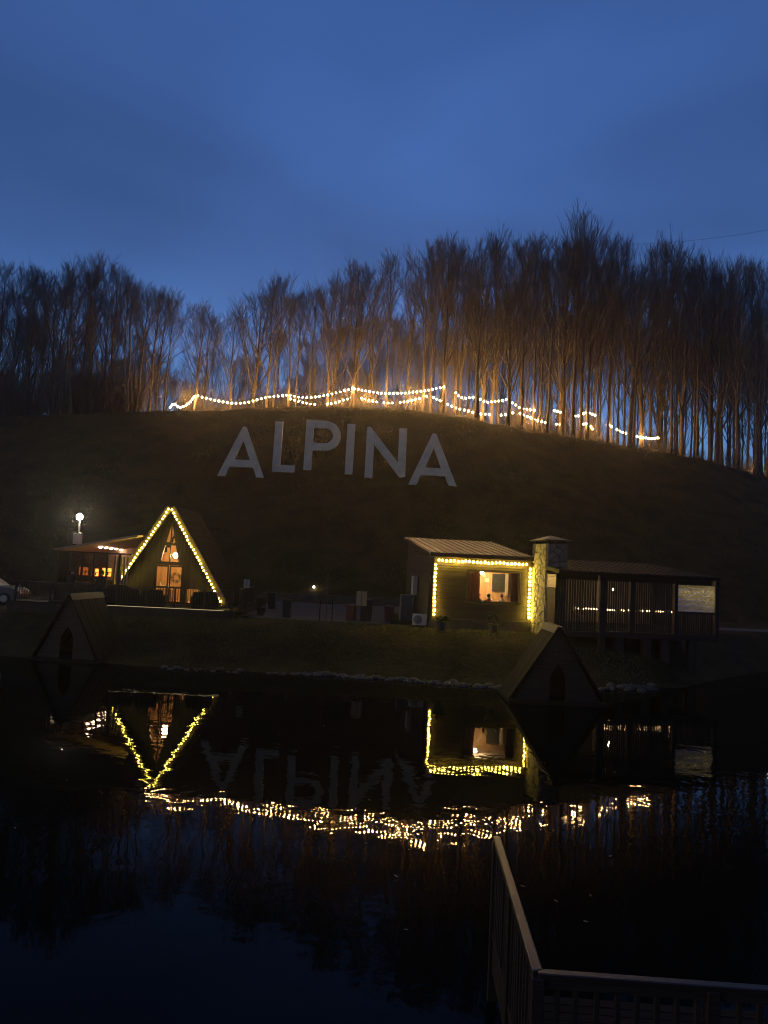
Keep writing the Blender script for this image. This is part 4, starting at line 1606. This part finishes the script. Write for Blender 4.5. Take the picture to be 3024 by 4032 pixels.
# ------------------------------------------------------------------ slatted pavilion on stilts
pv = thing('slatted_pavilion', 'dark slatted dining pavilion on stilts over the bank at the right', 'pavilion', cb.location.copy(), PHI)
PX0, PX1, PX2 = CW + .22, CW + 2.35, CW + 8.15       # left wall, corner post, right end
PYL, PY0, PY1 = -3.30, -3.55, 3.2                    # left bay front, main front, back
FZ = .42                                             # floor above the base
TZ = 2.88                                            # head of the slats
M_SLAT = mat('slat_wood', (.03, .023, .016), (.016, .012, .009), .65, 3, (8, 8, 1), vary=.2)
MB().box(PX0, PX2, PY0 + .02, PY1, FZ - .28, FZ - .03).build('floor_beam', M_DARKWOOD, pv)
k = PY0 + .25
while k < PY1:
    MB().box(PX0 + .05, PX2 - .05, k, k + .19, FZ - .03, FZ - rng.uniform(0, .004)).build('floor_board', M_GREYWOOD, pv)
    k += .2
vs = []
for zo in (0, .16):
    for (xx, yy) in ((PX0 - .1, PY0 - .35), (PX2 + .3, PY0 - .35), (PX2 + .3, PY1 + .3), (PX0 - .1, PY1 + .3)):
        vs.append((xx, yy, 3.18 + (yy - PY0) * .085 + zo))
rf = MB().hexa(vs).build('roof', M_PAVROOF, pv)
k = PX0
while k < PX2 + .2:
    vs = []
    for z_off in (.162, .19):
        for (xx, yy) in ((k, PY0 - .35), (k + .04, PY0 - .35), (k + .04, PY1 + .3), (k, PY1 + .3)):
            vs.append((xx, yy, 3.18 + (yy - PY0) * .085 + z_off))
    MB().hexa(vs).build('standing_seam', M_PAVROOF, rf)
    k += .5
MB().box(PX1, PX2 + .02, PY0 - .02, PY0 + .10, TZ, 3.17).build('head_beam', M_DARKWOOD, pv)
MB().box(PX0, PX1, PYL - .02, PYL + .10, TZ, 3.17).build('head_beam', M_DARKWOOD, pv)
b1 = PX1 + 2.15
b2 = b1 + 3.55 - .12
bays = [PX1, PX1 + 2.22, PX1 + 5.82 - 2.75 + .0, PX2]
bay_px = [2372, 2487, 2660, 2822]


def pav_x(px):
    # local x on the main front of the pavilion under photo column px
    for _ in range(1):
        best = None
        for i in range(400):
            xx = PX1 - .5 + i * .02
            w_pt = Vector((C0.x + xx * math.cos(PHI) - PY0 * math.sin(PHI), 40 + xx * math.sin(PHI) + PY0 * math.cos(PHI), CB + 1.6))
            d = w_pt - Vector((0, 0, CAM_Z))
            c = 1512 + FPX * d.dot(_r) / d.dot(_f)
            if best is None or abs(c - px) < best[0]:
                best = (abs(c - px), xx)
    return best[1]


bx_ = [pav_x(p) for p in bay_px]
PXR = bx_[3]
for i, xx in enumerate(bx_):
    wd = (.15, .10, .09, .10)[i]
    MB().bbox(xx - wd, xx + wd, PY0 - .06, PY0 + .12, -1.2 if i == 0 else FZ - .3, 3.12).build('post', M_DARKWOOD, pv)
MB().box(bx_[0], bx_[3], PY0 - .04, PY0 + .10, FZ - .20, FZ + .03).build('sill_beam', M_DARKWOOD, pv)


def slats(xa, xb, y, z0, z1, pitch, wd):
    me = MB().bbox(-wd / 2, wd / 2, -.02, .02, z0, z1, .004).mesh('slat')
    me.materials.append(M_SLAT)
    k = xa + pitch / 2
    while k < xb - pitch * .3:
        o = link('slat', me, None, pv, (k + rng.uniform(-.006, .006), y + rng.uniform(-.004, .004), 0))
        k += pitch


slats(bx_[0] + .16, bx_[1] - .10, PY0 + .03, FZ + .035, TZ, .118, .076)
slats(bx_[1] + .11, bx_[2] - .09, PY0 + .03, FZ + .035, TZ, .118, .076)
slats(bx_[2] + .10, bx_[3] - .10, PY0 + .03, FZ + .035, FZ + 1.05, .118, .076)
MB().box(bx_[2] + .092, bx_[3] - .102, PY0 - .03, PY0 + .07, FZ + 1.052, FZ + 1.13).build('mid_rail', M_DARKWOOD, pv)
slats(PX0 + .12, bx_[0] - .15, PYL + .03, FZ - .2, TZ, .132, .088)
# left side of the bay: slats below a boarded head, lit by the cabin bulbs
for k in range(9):
    y = PYL + .08 + k * .125
    MB().box(PX0 - .02, PX0 + .02, y, y + .085, FZ - .2, 2.45).build('slat', M_SIDING, pv)
for k in range(5):
    MB().box(PX0 - .03, PX0 + .01, PYL, PYL + 1.24, 2.46 + k * .13, 2.46 + k * .13 + .122).build('plank', M_YELLOWWOOD, pv)
# stilts
for px in (2448, 2556, 2628, 2737):
    xx = pav_x(px)
    MB().bbox(xx - .20, xx + .20, PY0 + .06, PY0 + .46, -2.6, FZ - .282, .02).build('stilt', M_DARKWOOD, pv)
for xx in (bx_[1], bx_[2], bx_[3] - .1):
    MB().bbox(xx - .16, xx + .16, PY0 + 3.2, PY0 + 3.55, -2.0, FZ - .282, .02).build('stilt', M_DARKWOOD, pv)
# back and right sides
MB().box(PX0, PXR, PY1 - .1, PY1, FZ, 3.5).build('back_wall', mat('pav_back', (.30, .24, .17), (.2, .16, .11), .7, 2, (6, 1, 1)), pv)
k = PY0 + .2
while k < PY1 - .15:
    MB().box(PXR - .02, PXR + .02, k, k + .11, FZ + .02, 3.1).build('slat', M_SLAT, pv)
    k += .16
MB().tube([(bx_[2] + .4, .2, 3.5), (bx_[2] + .4, .2, 4.75)], .015, 5).build('aerial', M_BLACK, pv)
# crumpled plastic film in the upper right bay
fx0, fx1, fz0, fz1 = bx_[2] + .10, bx_[3] - .11, FZ + 1.14, TZ - .02
NX, NZ = 90, 56
fm = MB()
for j in range(NZ + 1):
    for i in range(NX + 1):
        u, v = i / NX, j / NZ
        e = min(1, 6 * min(u, 1 - u, v, 1 - v))
        p = Vector((u * 9, v * 6, 0))
        dsp = .10 * abs(mnoise.noise(Vector((u * 3.2 + .6 * math.sin(v * 5), v * 7, 3)))) + .05 * abs(mnoise.noise(Vector((u * 9 + v * 6, v * 9 - u * 4, 7)))) + .012 * mnoise.noise(Vector((u * 24, v * 24, 1)))
        fm.v.append((fx0 + u * (fx1 - fx0), PY0 + .02 + dsp * (.35 + .65 * e), fz0 + v * (fz1 - fz0)))
for j in range(NZ):
    for i in range(NX):
        a = j * (NX + 1) + i
        fm.f.append((a, a + 1, a + NX + 2, a + NX + 1))
fm.build('plastic_film', film_mat(), pv, smooth=True)

# lights inside the pavilion


def v2w(x, y, z):
    return c2w(x, y, z)


B_IN = bulb_mesh('inner_bulb', .036, emit('inner_bulb_glow', (1, .58, .26), 20))
B_IN2 = bulb_mesh('inner_bulb_yellow', .03, emit('inner_yellow_glow', (1, .74, .2), 40))
string_of_bulbs('string_lights', 'row of small warm bulbs glimmering behind the pavilion slats', [v2w(PX0 + .3, -.4, 1.46), v2w((PX0 + PXR) / 2, -.4, 1.42), v2w(PXR - .5, -.4, 1.44)], .15, B_IN, skip=(3, 9, 14, 23, 31, 38))
string_of_bulbs('string_lights', 'string of yellow bulbs behind the crumpled film panel',
                [v2w(bx_[2] + .2, PY0 + .45, TZ - .22), v2w((bx_[2] + bx_[3]) / 2, PY0 + .55, TZ - .34), v2w(bx_[3] - .2, PY0 + .45, TZ - .2), v2w(bx_[3] - .2, PY0 + .5, TZ - .95)], .24, B_IN2)
for i, (xx, l) in enumerate([(PX0 + 1.4, 'left pendant lamp hidden behind the pavilion slats'), (bx_[1] + .9, 'right pendant lamp hidden behind the pavilion slats')]):
    t = thing('pendant_lamp', l, 'lamp', v2w(xx, .6, 2.4), 0, 'pendant lamps in the pavilion')
    MB().ball((0, 0, 0), .06, 8, 6).build('globe', emit('pav_glow', (1, .74, .42), 300), t)
    MB().tube([(0, 0, .05), (0, 0, 1.1)], .008, 4).build('cord', M_CABLE, t)

# ------------------------------------------------------------------ duck huts on the water


def hut(label, front_px, D, wide, ridge, rz, tone):
    f = at(front_px[0], front_px[1], D)
    H = f.z - .12
    t = thing('floating_hut', label, 'hut', (f.x, D, .0), rz, 'pointed duck huts on the pond')
    W = H * wide
    wood = tone
    bz = .12
    # gable front with pointed opening: left and right halves
    ah, aw = H * .49, .30
    def arch_w(z):
        z -= bz
        if z <= ah * .62:
            return aw
        if z >= ah:
            return 0.0
        return aw * (1 - ((z - ah * .62) / (ah * .38)) ** 1.7)

    def slope_w(z):
        return max(0.0, W * .96 * (1 - (z - bz) / H))
    z = bz
    while z < bz + H * .95:
        z1 = min(z + .150, bz + H * .96)
        for s_ in (-1, 1):
            poly = [(arch_w(z), z), (slope_w(z), z), (slope_w(z1), z1), (arch_w(z1), z1)]
            if s_ < 0:
                poly = [(-x, zz) for x, zz in poly[::-1]]
            j = rng.uniform(0, .014)
            MB().prism_y(poly, .10 - j, .14).build('gable_board', wood, t)
        z += .158
    MB().prism_y([(-W * .94, bz), (W * .94, bz), (0, bz + H * .95)], ridge - .12, ridge - .08).build('back_panel', wood, t)
    # roof made of boards running down the slope
    for s_ in (-1, 1):
        nb = 9
        a0 = Vector((0, 0, bz + H))
        b0 = Vector((s_ * W * 1.06, 0, bz - .06 * H * 0))
        nrm = Vector((s_ * H, 0, W)).normalized()
        for k in range(nb):
            y0, y1 = k * ridge / nb, (k + .93) * ridge / nb
            j = rng.uniform(0, .018)
            ring = [a0, b0, b0 + nrm * (.05 + j), a0 + nrm * (.05 + j)]
            vs = [(q.x, y0, q.z) for q in ring] + [(q.x, y1, q.z) for q in ring]
            MB().add(vs, [(0, 1, 2, 3), (7, 6, 5, 4)] + [(i, 4 + i, 4 + (i + 1) % 4, (i + 1) % 4) for i in range(4)]).build('roof_board', M_GREYWOOD, t)
        ring = [a0 + nrm * .06, a0.lerp(b0, .09) + nrm * .06, a0.lerp(b0, .09) + nrm * .085, a0 + nrm * .10]
        vs = [(q.x, -.04, q.z) for q in ring] + [(q.x, ridge + .04, q.z) for q in ring]
        MB().add(vs, [(0, 1, 2, 3), (7, 6, 5, 4)] + [(i, 4 + i, 4 + (i + 1) % 4, (i + 1) % 4) for i in range(4)]).build('ridge_board', mat('ridge_wood', (.12, .085, .055), (.08, .055, .036), .7, 3, (10, 1, 10)), t)
    MB().bbox(-W * 1.1, W * 1.1, -.25, ridge + .15, -.10, bz - .004).build('raft', M_GREYWOOD, t)
    MB().box(-W * .9, W * .9, ridge * .5, ridge * .5 + .02, bz, bz + H * .1).build('inner_board', M_DARKWOOD, t)
    return t


hut('pointed wooden duck hut with arched opening floating before the pavilion', (2205, 2472), 29.3, .62, 2.2, R(1), M_DARKWOOD)
hut('pointed wooden duck hut with arched opening below the glass terrace', (272, 2342), 34.4, .51, 2.9, R(-7), M_DARKWOOD)

# ------------------------------------------------------------------ lamp post, signs, bins and other yard things
p = at(315, 2036, 50)
lpz = PLATEAU
t = thing('lamp_post', 'lamp post with dazzling white lamp behind the glass terrace', 'lamp post', (p.x, 50, lpz))
HP = p.z - lpz
MB().lathe([(.09, 0), (.07, .4), (.055, HP - .2), (.055, HP - .12)], 10).build('pole', mat('galvanised', (.42, .42, .38), None, .45, 5, metal=.5), t)
MB().bbox(-.30, -.03, -.16, -.06, HP - 1.75, HP - 1.05, .02).build('control_box', M_PANEL, t)
MB().bbox(.03, .28, -.16, -.06, HP - 1.75, HP - 1.02, .02).build('control_box', M_PANEL, t)
MB().bbox(-.25, .25, -.05, .22, HP - .14, HP + .18, .03).build('lamp_head', M_BLACK, t)
MB().ball((0, -.08, HP + .02), .20, 12, 8, (1, .55, 1)).build('lamp_lens', emit('flood_glow', (1, .86, .60), 620), t)
p = at(1236, 2311, 60.5)
t = thing('wall_lamp', 'small white lamp on a short post at the foot of the hill', 'lamp post', (p.x, 60.5, height(p.x, 60.5)))
hh = p.z - height(p.x, 60.5)
MB().tube([(0, 0, -.1), (0, 0, hh - .1)], .035, 6).build('post', M_BLACK, t)
MB().ball((0, -.02, hh), .09, 8, 6).build('lamp_globe', emit('small_white_glow', (1, .95, .88), 26), t)


def sign(px, py0, py1, wpx, D, label, boards=1, txt=False):
    p0 = at(px, py1, D)
    p1 = at(px, py0, D)
    wd = wpx / FPX * D
    z0 = height(p0.x, D)
    t = thing('sign_board', label, 'sign', (p0.x, D, z0))
    MB().tube([(0, .03, -.2), (0, .03, p1.z - z0 - .02)], .025, 6).build('post', M_BLACK, t)
    for b in range(boards):
        xa = -wd / 2 + b * wd / boards + .01
        bo = MB().bbox(xa, xa + wd / boards - .03, -.012, .005, p0.z - z0, p1.z - z0, .006).build('board', M_PANEL if txt else mat('beige_board', (.30, .235, .14), (.26, .20, .12), .6, 3), t)
        if txt:
            hgt = p1.z - p0.z
            m = MB()
            zt = p1.z - z0
            pts = [(math.cos(a) * .07, -.0145, zt - hgt * .27 + math.sin(a) * .07) for a in [R(30 * i) for i in range(13)]]
            m.tube(pts, .008, 4)
            m.tube([(-.05, -.0145, zt - hgt * .27 - .05), (.05, -.0145, zt - hgt * .27 + .05)], .008, 4)
            for i, ww in enumerate((.16, .22, .26, .26)):
                zz = zt - hgt * (.52 + i * .1)
                k = -ww / 2
                while k < ww / 2:
                    l = rng.uniform(.02, .05)
                    m.box(k, min(k + l, ww / 2), -.0145, -.0125, zz - .008, zz + .012)
                    k += l + .012
            m.build('print', M_BLACK, bo)
    return t


sign(971, 2282, 2314, 25, 43.0, 'small white notice with a round emblem on a post right of the deck', 1, True)
sign(1423, 2328, 2385, 43, 42.5, 'pair of beige boards on one thin post in the yard', 2)


def bin_(px, py, D, label, m, h=.95, wd=.52):
    p = at(px, py, D)
    t = thing('litter_bin', label, 'bin', (p.x, D, height(p.x, D) + .012), rng.uniform(-.3, .3), 'bins around the gravel yard')
    MB().hexa([(-wd * .42, -wd * .42, 0.03), (wd * .42, -wd * .42, 0.03), (wd * .42, wd * .42, 0.03), (-wd * .42, wd * .42, 0.03),
               (-wd / 2, -wd / 2, h), (wd / 2, -wd / 2, h), (wd / 2, wd / 2, h), (-wd / 2, wd / 2, h)]).build('body', m, t)
    MB().bbox(-wd * .54, wd * .54, -wd * .56, wd * .54, h, h + .07, .03).build('lid', m, t)
    for s_ in (-1, 1):
        MB().tube([(s_ * wd * .4, wd * .44, .08), (s_ * wd * .46, wd * .44, .08)], .08, 8).build('wheel', M_BLACK, t)


M_RB = mat('red_brown_bin', (.10, .035, .025), None, .5, 4)
M_GB = mat('dark_green_bin', (.02, .028, .022), None, .5, 4)
bin_(1381, 2428, 42.6, 'red brown litter bin left of the beige boards', M_RB, .8, .5)
bin_(1441, 2425, 42.9, 'dark wheeled bin right of the beige boards', M_GB, 1.1, .6)
bin_(1532, 2425, 43.2, 'red brown litter bin near the cabin left wall', M_RB, .8, .5)
bin_(1127, 2432, 42.4, 'dark bin with pale rim standing alone in the yard', M_GB, .95, .42)
bin_(1070, 2395, 49.0, 'dark bin at the back of the yard near the potted shrub', M_GB, 1.0, .5)


def potted(px, D, label, h=.7, leaf=True, zoff=0):
    p = at(px, 2430, D)
    t = thing('potted_shrub', label, 'potted plant', (p.x, D, height(p.x, D) + zoff), 0, 'potted shrubs')
    MB().lathe([(.16, 0), (.2, .05), (.26, .42), (.28, .45), (.24, .45)], 12).build('pot', mat('dark_pot', (.05, .045, .04), None, .7, 5), t)
    m = MB()
    for k in range(330):
        d = Vector((rng.gauss(0, 1), rng.gauss(0, 1), rng.gauss(0, 1))).normalized() * rng.uniform(.4, 1)
        c = Vector((d.x * .36, d.y * .36, .45 + h * .5 + d.z * h * .5))
        a = Vector((rng.uniform(-1, 1), rng.uniform(-1, 1), rng.uniform(-.3, 1))).normalized() * .07
        b = a.cross(Vector((.3, .5, .8))).normalized() * .022
        m.add([c - a, c + b, c + a, c - b], [(0, 1, 2, 3)])
    m.build('foliage', M_LEAF, t)
    s2 = MB()
    for k in range(6):
        s2.tube([(0, 0, .42), (rng.uniform(-.15, .15), rng.uniform(-.15, .15), .45 + h * .6)], [.015, .008], 4)
    s2.build('stem', M_BARK, t)


potted(1026, 43.5, 'potted shrub with spreading leaves right of the deck steps', .55)
potted(1742, 38.9, 'low potted shrub at the left foot of the cabin front', .3)
potted(1945, 39.0, 'potted shrub below the lit cabin window', .62)

# staked young tree
p = at(1282, 2440, 41.2)
t = thing('young_tree', 'thin young tree between two stakes on the lawn', 'tree', (p.x, 41.2, height(p.x, 41.2)))
m = MB()
m.tube([(0, 0, -.1), (.02, 0, 1.2), (.0, .02, 2.6)], [.035, .025, .008], 5)
m.build('trunk', M_BARK, t)
m = MB()
for k in range(26):
    z = rng.uniform(1.1, 2.5)
    a = rng.uniform(0, 6.28)
    d = Vector((math.cos(a) * .5, math.sin(a) * .5, .9)) * rng.uniform(.3, .8)
    m.tube([(0.01, 0, z), Vector((0.01, 0, z)) + d * .5 + Vector((0, 0, .02)), Vector((0.01, 0, z)) + d], [.009, .006, .002], 3, cap=False)
m.build('crown', M_TWIG, t)
for s_ in (-1, 1):
    MB().tube([(s_ * .33, 0, -.2), (s_ * .33, 0, 1.15)], .028, 6).build('stake', M_GREYWOOD, t)
MB().box(-.34, .34, -.012, .012, .95, 1.0).build('tie', M_FABRIC, t)

# low wall at the back of the yard
lw = thing('retaining_wall', 'low grey block wall at the back of the gravel yard', 'wall', (-9.0, 58.3, PLATEAU))
k = 0
for row in range(3):
    x = -.3 * (row % 2)
    while x < 14.5:
        MB().bbox(x, x + .585, -.15 - rng.uniform(0, .015), .15, row * .22 - .02, row * .22 + .195, .012).build('block', M_CONC, lw)
        x += .6
# ------------------------------------------------------------------ parked car at the left edge
p = at(-6, 2400, 42.0)
car = thing('parked_car', 'pale parked car cut off by the left edge of the photo', 'car', (p.x - 1.35, 43.2, PLATEAU), R(4))
prof = [(2.08, .35), (2.12, .55), (2.05, .78), (1.75, .90), (.95, 1.0), (.35, 1.42), (-.5, 1.52), (-1.5, 1.45), (-2.0, 1.0), (-2.1, .8), (-2.1, .4), (-1.8, .25), (1.8, .22)]
m = MB()
sect = [(-.86, .90), (-.80, 1.0), (0, 1.02), (.80, 1.0), (.86, .90)]
n = len(prof)
for yy, sc in sect:
    for (x, z) in prof:
        inset = .14 * max(0, (z - .95)) / .5 if abs(yy) > .7 else 0
        y2 = yy * (1 - inset * 1.1)
        m.v.append((x * (.985 if abs(yy) > .84 else 1), y2, z * (sc if z > .9 else 1)))
for a in range(len(sect) - 1):
    for i in range(n):
        j = (i + 1) % n
        m.f.append((a * n + i, a * n + j, (a + 1) * n + j, (a + 1) * n + i))
m.f.append(tuple(range(n - 1, -1, -1)))
m.f.append(tuple(range((len(sect) - 1) * n, len(sect) * n)))
m.build('body', mat('car_paint', (.16, .15, .12), (.14, .13, .10), .25, 2), car)
for s_ in (-1, 1):
    MB().prism_y([(.80, 1.0), (.30, 1.36), (-.45, 1.44), (-.45, .98)], s_ * .81 - .03, s_ * .81 + .03).build('window', mat('car_glass', (.02, .02, .022), None, .08, 2), car)
    MB().prism_y([(-.52, .98), (-.52, 1.44), (-1.4, 1.38), (-1.75, 1.0)][::-1], s_ * .81 - .03, s_ * .81 + .03).build('window', MATS['car_glass'], car)
    MB().bbox(1.92, 2.1, s_ * .62 - .16, s_ * .62 + .16, .60, .74, .03).build('headlight', M_PANEL, car)
    for wx in (1.32, -1.32):
        wh = thing('wheel', None, None, (wx, s_ * .80, .33))
        wh.parent = car
        MB().tube([(0, -.10, 0), (0, -.08, 0), (0, .08, 0), (0, .10, 0)], [.29, .33, .33, .29], 20).build('tyre', M_BLACK, wh)
        MB().tube([(0, -.112, 0), (0, .112, 0)], .20, 14).build('rim', M_PANEL, wh)

# ------------------------------------------------------------------ shore stones


def rock_mesh(seed):
    r = random.Random(seed)
    b = MB().ball((0, 0, 0), 1.0, 8, 5)
    b.v = [(x * (1 + r.uniform(-.16, .16)), y * (1 + r.uniform(-.16, .16)) * .8, z * (1 + r.uniform(-.1, .1)) * .6) for x, y, z in b.v]
    me = b.mesh('shore_stone', True)
    me.materials.append(M_ROCK)
    return me


ROCKS = [rock_mesh(i) for i in range(7)]
for i in range(165):
    if i < 130:
        x = -9.5 + 15.5 * (i + rng.random()) / 130
        l, gr = 'rounded stone in the line along the water edge below the lawn', 'stones along the water edge below the lawn'
        if x < -3 and rng.random() < .35:
            continue
    else:
        x = rng.uniform(9.6, 12.4)
        l, gr = 'rounded stone in the small heap at the water before the stilts', 'stones heaped at the water before the stilts'
    y = interp(SHORE, x) + rng.uniform(-.22, .30) + (rng.uniform(-.2, .5) if i >= 130 else 0)
    s_ = rng.uniform(.09, .24) * (0.7 if x < -3 else 1)
    o = link('shore_stone', ROCKS[i % 7], None, None, (x, y, max(height(x, y), -.04) + s_ * .15), rng.uniform(0, 6.28))
    o.scale = (s_ * rng.uniform(.9, 1.5), s_, s_)
    tag(o, l, 'stone', gr)

# grass on the bank
gm = MB()
gv, gf = [], []
for i in range(26000):
    x = rng.uniform(-14, 13)
    y = interp(SHORE, x) + .25 + rng.random() ** .8 * 7.5
    if (-8.3 < x < 0.9 and y > 41.0) or y > 41.2:
        continue
    if x < AF.x + 4.3 and y > 39.7:
        continue
    lx = (x - C0.x) * math.cos(PHI) + (y - 40) * math.sin(PHI)
    ly = -(x - C0.x) * math.sin(PHI) + (y - 40) * math.cos(PHI)
    if lx > -.2 and ly > -.12 or (lx > CHX0 - .1 and ly > PY0):
        continue
    z = height(x, y)
    a = rng.uniform(0, 6.28)
    h = rng.uniform(.04, .13)
    wv = Vector((math.cos(a), math.sin(a), 0)) * .012
    tip = Vector((x + rng.uniform(-.05, .05), y + rng.uniform(-.05, .05), z + h))
    k = len(gv)
    gv += [(x - wv.x, y - wv.y, z - .01), (x + wv.x, y + wv.y, z - .01), tuple(tip)]
    gf.append((k, k + 1, k + 2))
gm.v, gm.f = gv, gf
o = gm.build('lawn_grass', mat('grass_blade', (.10, .10, .03), (.06, .06, .02), .8, 3))
tag(o, 'short rough grass on the bank between water and cabins', 'grass', None, 'stuff')

cg = MB()
gv, gf = [], []
for i in range(15000):
    x = rng.uniform(-46, 46)
    y = crest_y(x) + rng.gauss(.3, 1.3)
    if mnoise.noise(Vector((x * .5, y * .3, 2.0))) < -.12:
        continue
    z = height(x, y)
    a = rng.uniform(0, 6.28)
    h = rng.uniform(.08, .42) * (1 + .8 * mnoise.noise(Vector((x * .7, 0, 5))))
    wv = Vector((math.cos(a), math.sin(a), 0)) * .018
    k = len(gv)
    gv += [(x - wv.x, y - wv.y, z - .02), (x + wv.x, y + wv.y, z - .02), (x + rng.uniform(-.14, .14), y + rng.uniform(-.14, .14), z + h)]
    gf.append((k, k + 1, k + 2))
for i in range(30000):
    x = rng.uniform(-44, 44)
    y = rng.uniform(60.5, crest_y(x) - .5)
    if mnoise.noise(Vector((x * .35, y * .35, 6.0))) < .02:
        continue
    z = height(x, y)
    a = rng.uniform(0, 6.28)
    h = rng.uniform(.06, .30)
    wv = Vector((math.cos(a), math.sin(a), 0)) * .03
    k = len(gv)
    gv += [(x - wv.x, y - wv.y, z - .03), (x + wv.x, y + wv.y, z - .03), (x + rng.uniform(-.1, .1), y - rng.uniform(.02, .16), z + h)]
    gf.append((k, k + 1, k + 2))
cg.v, cg.f = gv, gf
o = cg.build('hill_grass', mat('dry_grass', (.10, .078, .03), (.05, .04, .015), .9, .5))
tag(o, 'dry grass tufts growing on the dark hillside and its crest', 'grass', None, 'stuff')

# ------------------------------------------------------------------ leaves floating on the pond
LM = MB()
LM.add([(-.06, 0, 0), (-.02, -.03, .006), (.04, -.022, .004), (.075, 0, .012), (.035, .025, .003), (-.025, .028, .008), (0, 0, .0)],
       [(0, 1, 6), (1, 2, 6), (2, 3, 6), (3, 4, 6), (4, 5, 6), (5, 0, 6)])
lme = LM.mesh('floating_leaf')
lme.materials.append(mat('dry_leaf', (.20, .165, .11), (.13, .10, .065), .7, 20))
leaf_px = [(440, 2980), (705, 3130), (785, 2895), (263, 3072), (1275, 2858), (1225, 3045), (1455, 3150), (1610, 3345), (1440, 3320), (1560, 3450), (1600, 3660), (2030, 3545),
           (2060, 3490), (2190, 3548), (2325, 3526), (2305, 3628), (2403, 3371), (1920, 3040), (2330, 3075), (2420, 3040), (1100, 2890), (60, 3260)]
for i, (a, b) in enumerate(leaf_px):
    q = on_z(a, b, .008)
    o = link('floating_leaf', lme, None, None, q, rng.uniform(0, 6.28))
    s_ = rng.uniform(.45, .85)
    o.scale = (s_, s_, s_)
    tag(o, 'pale dry leaf floating on the dark pond', 'leaf', 'leaves drifting on the pond')

# ------------------------------------------------------------------ thin haze added for the glow round the lamps
hz_m = bpy.data.materials.new('lamp_glow_haze')
hz_m.use_nodes = True
hz_m.node_tree.nodes.clear()
ho = hz_m.node_tree.nodes.new('ShaderNodeOutputMaterial')
hv = hz_m.node_tree.nodes.new('ShaderNodeVolumePrincipled')
hv.inputs['Color'].default_value = (.9, .88, .84, 1)
hv.inputs['Density'].default_value = 0.0006
hv.inputs['Anisotropy'].default_value = 0.84
hz_m.node_tree.links.new(hv.outputs[0], ho.inputs['Volume'])
hz = MB().box(-2600, 2600, -2600, 3100, -2.8, 52).build('haze', hz_m)
hz['kind'] = 'stuff'
hz['label'] = 'thin haze over pond and hill, added for glow round the lamps'

# ------------------------------------------------------------------ overhead wire beyond the wood
wa, wb = at(2380, 968, 118), at(3350, 838, 112)
base = wa.copy()
ow = MB().tube([wa.lerp(wb, i / 16) - base + Vector((0, 0, -1.1 * math.sin(math.pi * i / 16))) for i in range(17)], .018, 4).build('overhead_wire', M_CABLE, None, base)
tag(ow, 'thin overhead wire crossing the sky above the right hand trees', 'wire')

# ------------------------------------------------------------------ foreground jetty railing
RZ = 1.84
c = on_z(2118, 3822, RZ)
f = on_z(1956, 3292, RZ)
fr_ = thing('jetty_railing', 'dark timber railing with flat cap in the near right corner', 'railing', (c.x, c.y, 0))
d = Vector((f.x - c.x, f.y - c.y))
ang = math.atan2(d.y, d.x)
L = d.length
e = on_z(3090, 3893, RZ)
d2 = Vector((e.x - c.x, e.y - c.y))
ang2 = math.atan2(d2.y, d2.x)
L2 = d2.length + .8
M_RAIL = mat('rail_wood', (0.034, 0.023, 0.014), (0.02, 0.013, 0.008), .38, 3, (1.5, 12, 12), bump=.002, spec=.5)


def rail_side(ang, L, y_side):
    def tr(o):
        o.rotation_euler = (0, 0, ang)
        return o
    tr(MB().bbox(.0, L, -.042, .042, RZ - .04, RZ, .008).build('rail_cap', M_RAIL, fr_))
    tr(MB().box(.03, L, -.025, .025, RZ - .12, RZ - .042).build('top_rail', M_DARKWOOD, fr_))
    tr(MB().box(.03, L, -.025, .025, .72, .78).build('bottom_rail', M_DARKWOOD, fr_))
    me = MB().bbox(-.02, .02, -.02, .02, .78, RZ - .12, .004).mesh('baluster')
    me.materials.append(M_DARKWOOD)
    k = .155
    while k < L - .06:
        o = link('baluster', me, None, fr_, (math.cos(ang) * k, math.sin(ang) * k, 0))
        o.rotation_euler = (rng.uniform(-.006, .006), rng.uniform(-.006, .006), ang + rng.uniform(-.08, .08))
        k += .155 + rng.uniform(-.006, .006)
    pm = MB().bbox(-.05, .05, -.05, .05, -.5, RZ - .042, .006).mesh('post')
    pm.materials.append(M_DARKWOOD)
    for k in (.0, L * .5, L - .05) if y_side else (L * .5, L - .05):
        o = link('post', pm, None, fr_, (math.cos(ang) * k, math.sin(ang) * k, 0))
        o.rotation_euler = (0, 0, ang)


rail_side(ang, L, True)
rail_side(ang2, L2, False)
# boarded skirt under the side rail and the low landing behind the near rail
k = 0.0
while k < L - .02:
    o = MB().box(k, k + .13, -.015, .015, .36, .71).build('skirt_board', M_DARKWOOD, fr_)
    o.rotation_euler = (0, 0, ang)
    k += .135
jt = thing('landing_stage', 'low grey boarded landing stage behind the near railing', 'landing stage', (c.x, c.y, 0), ang2)
for k in range(15):
    MB().bbox(.10, L2, .06 + k * .145, .06 + k * .145 + .138, .44, .48 + rng.uniform(0, .004), .004).build('board', M_GREYWOOD, jt)
MB().box(.15, L2, .1, .2, -.6, .435).build('bearer', M_DARKWOOD, jt)
MB().box(.15, L2, 1.9, 2.0, -.6, .435).build('bearer', M_DARKWOOD, jt)
print('trees', N_TREE[0], 'objects', len(bpy.data.objects), 'tris', sum(len(p.polygons) for p in bpy.data.meshes))
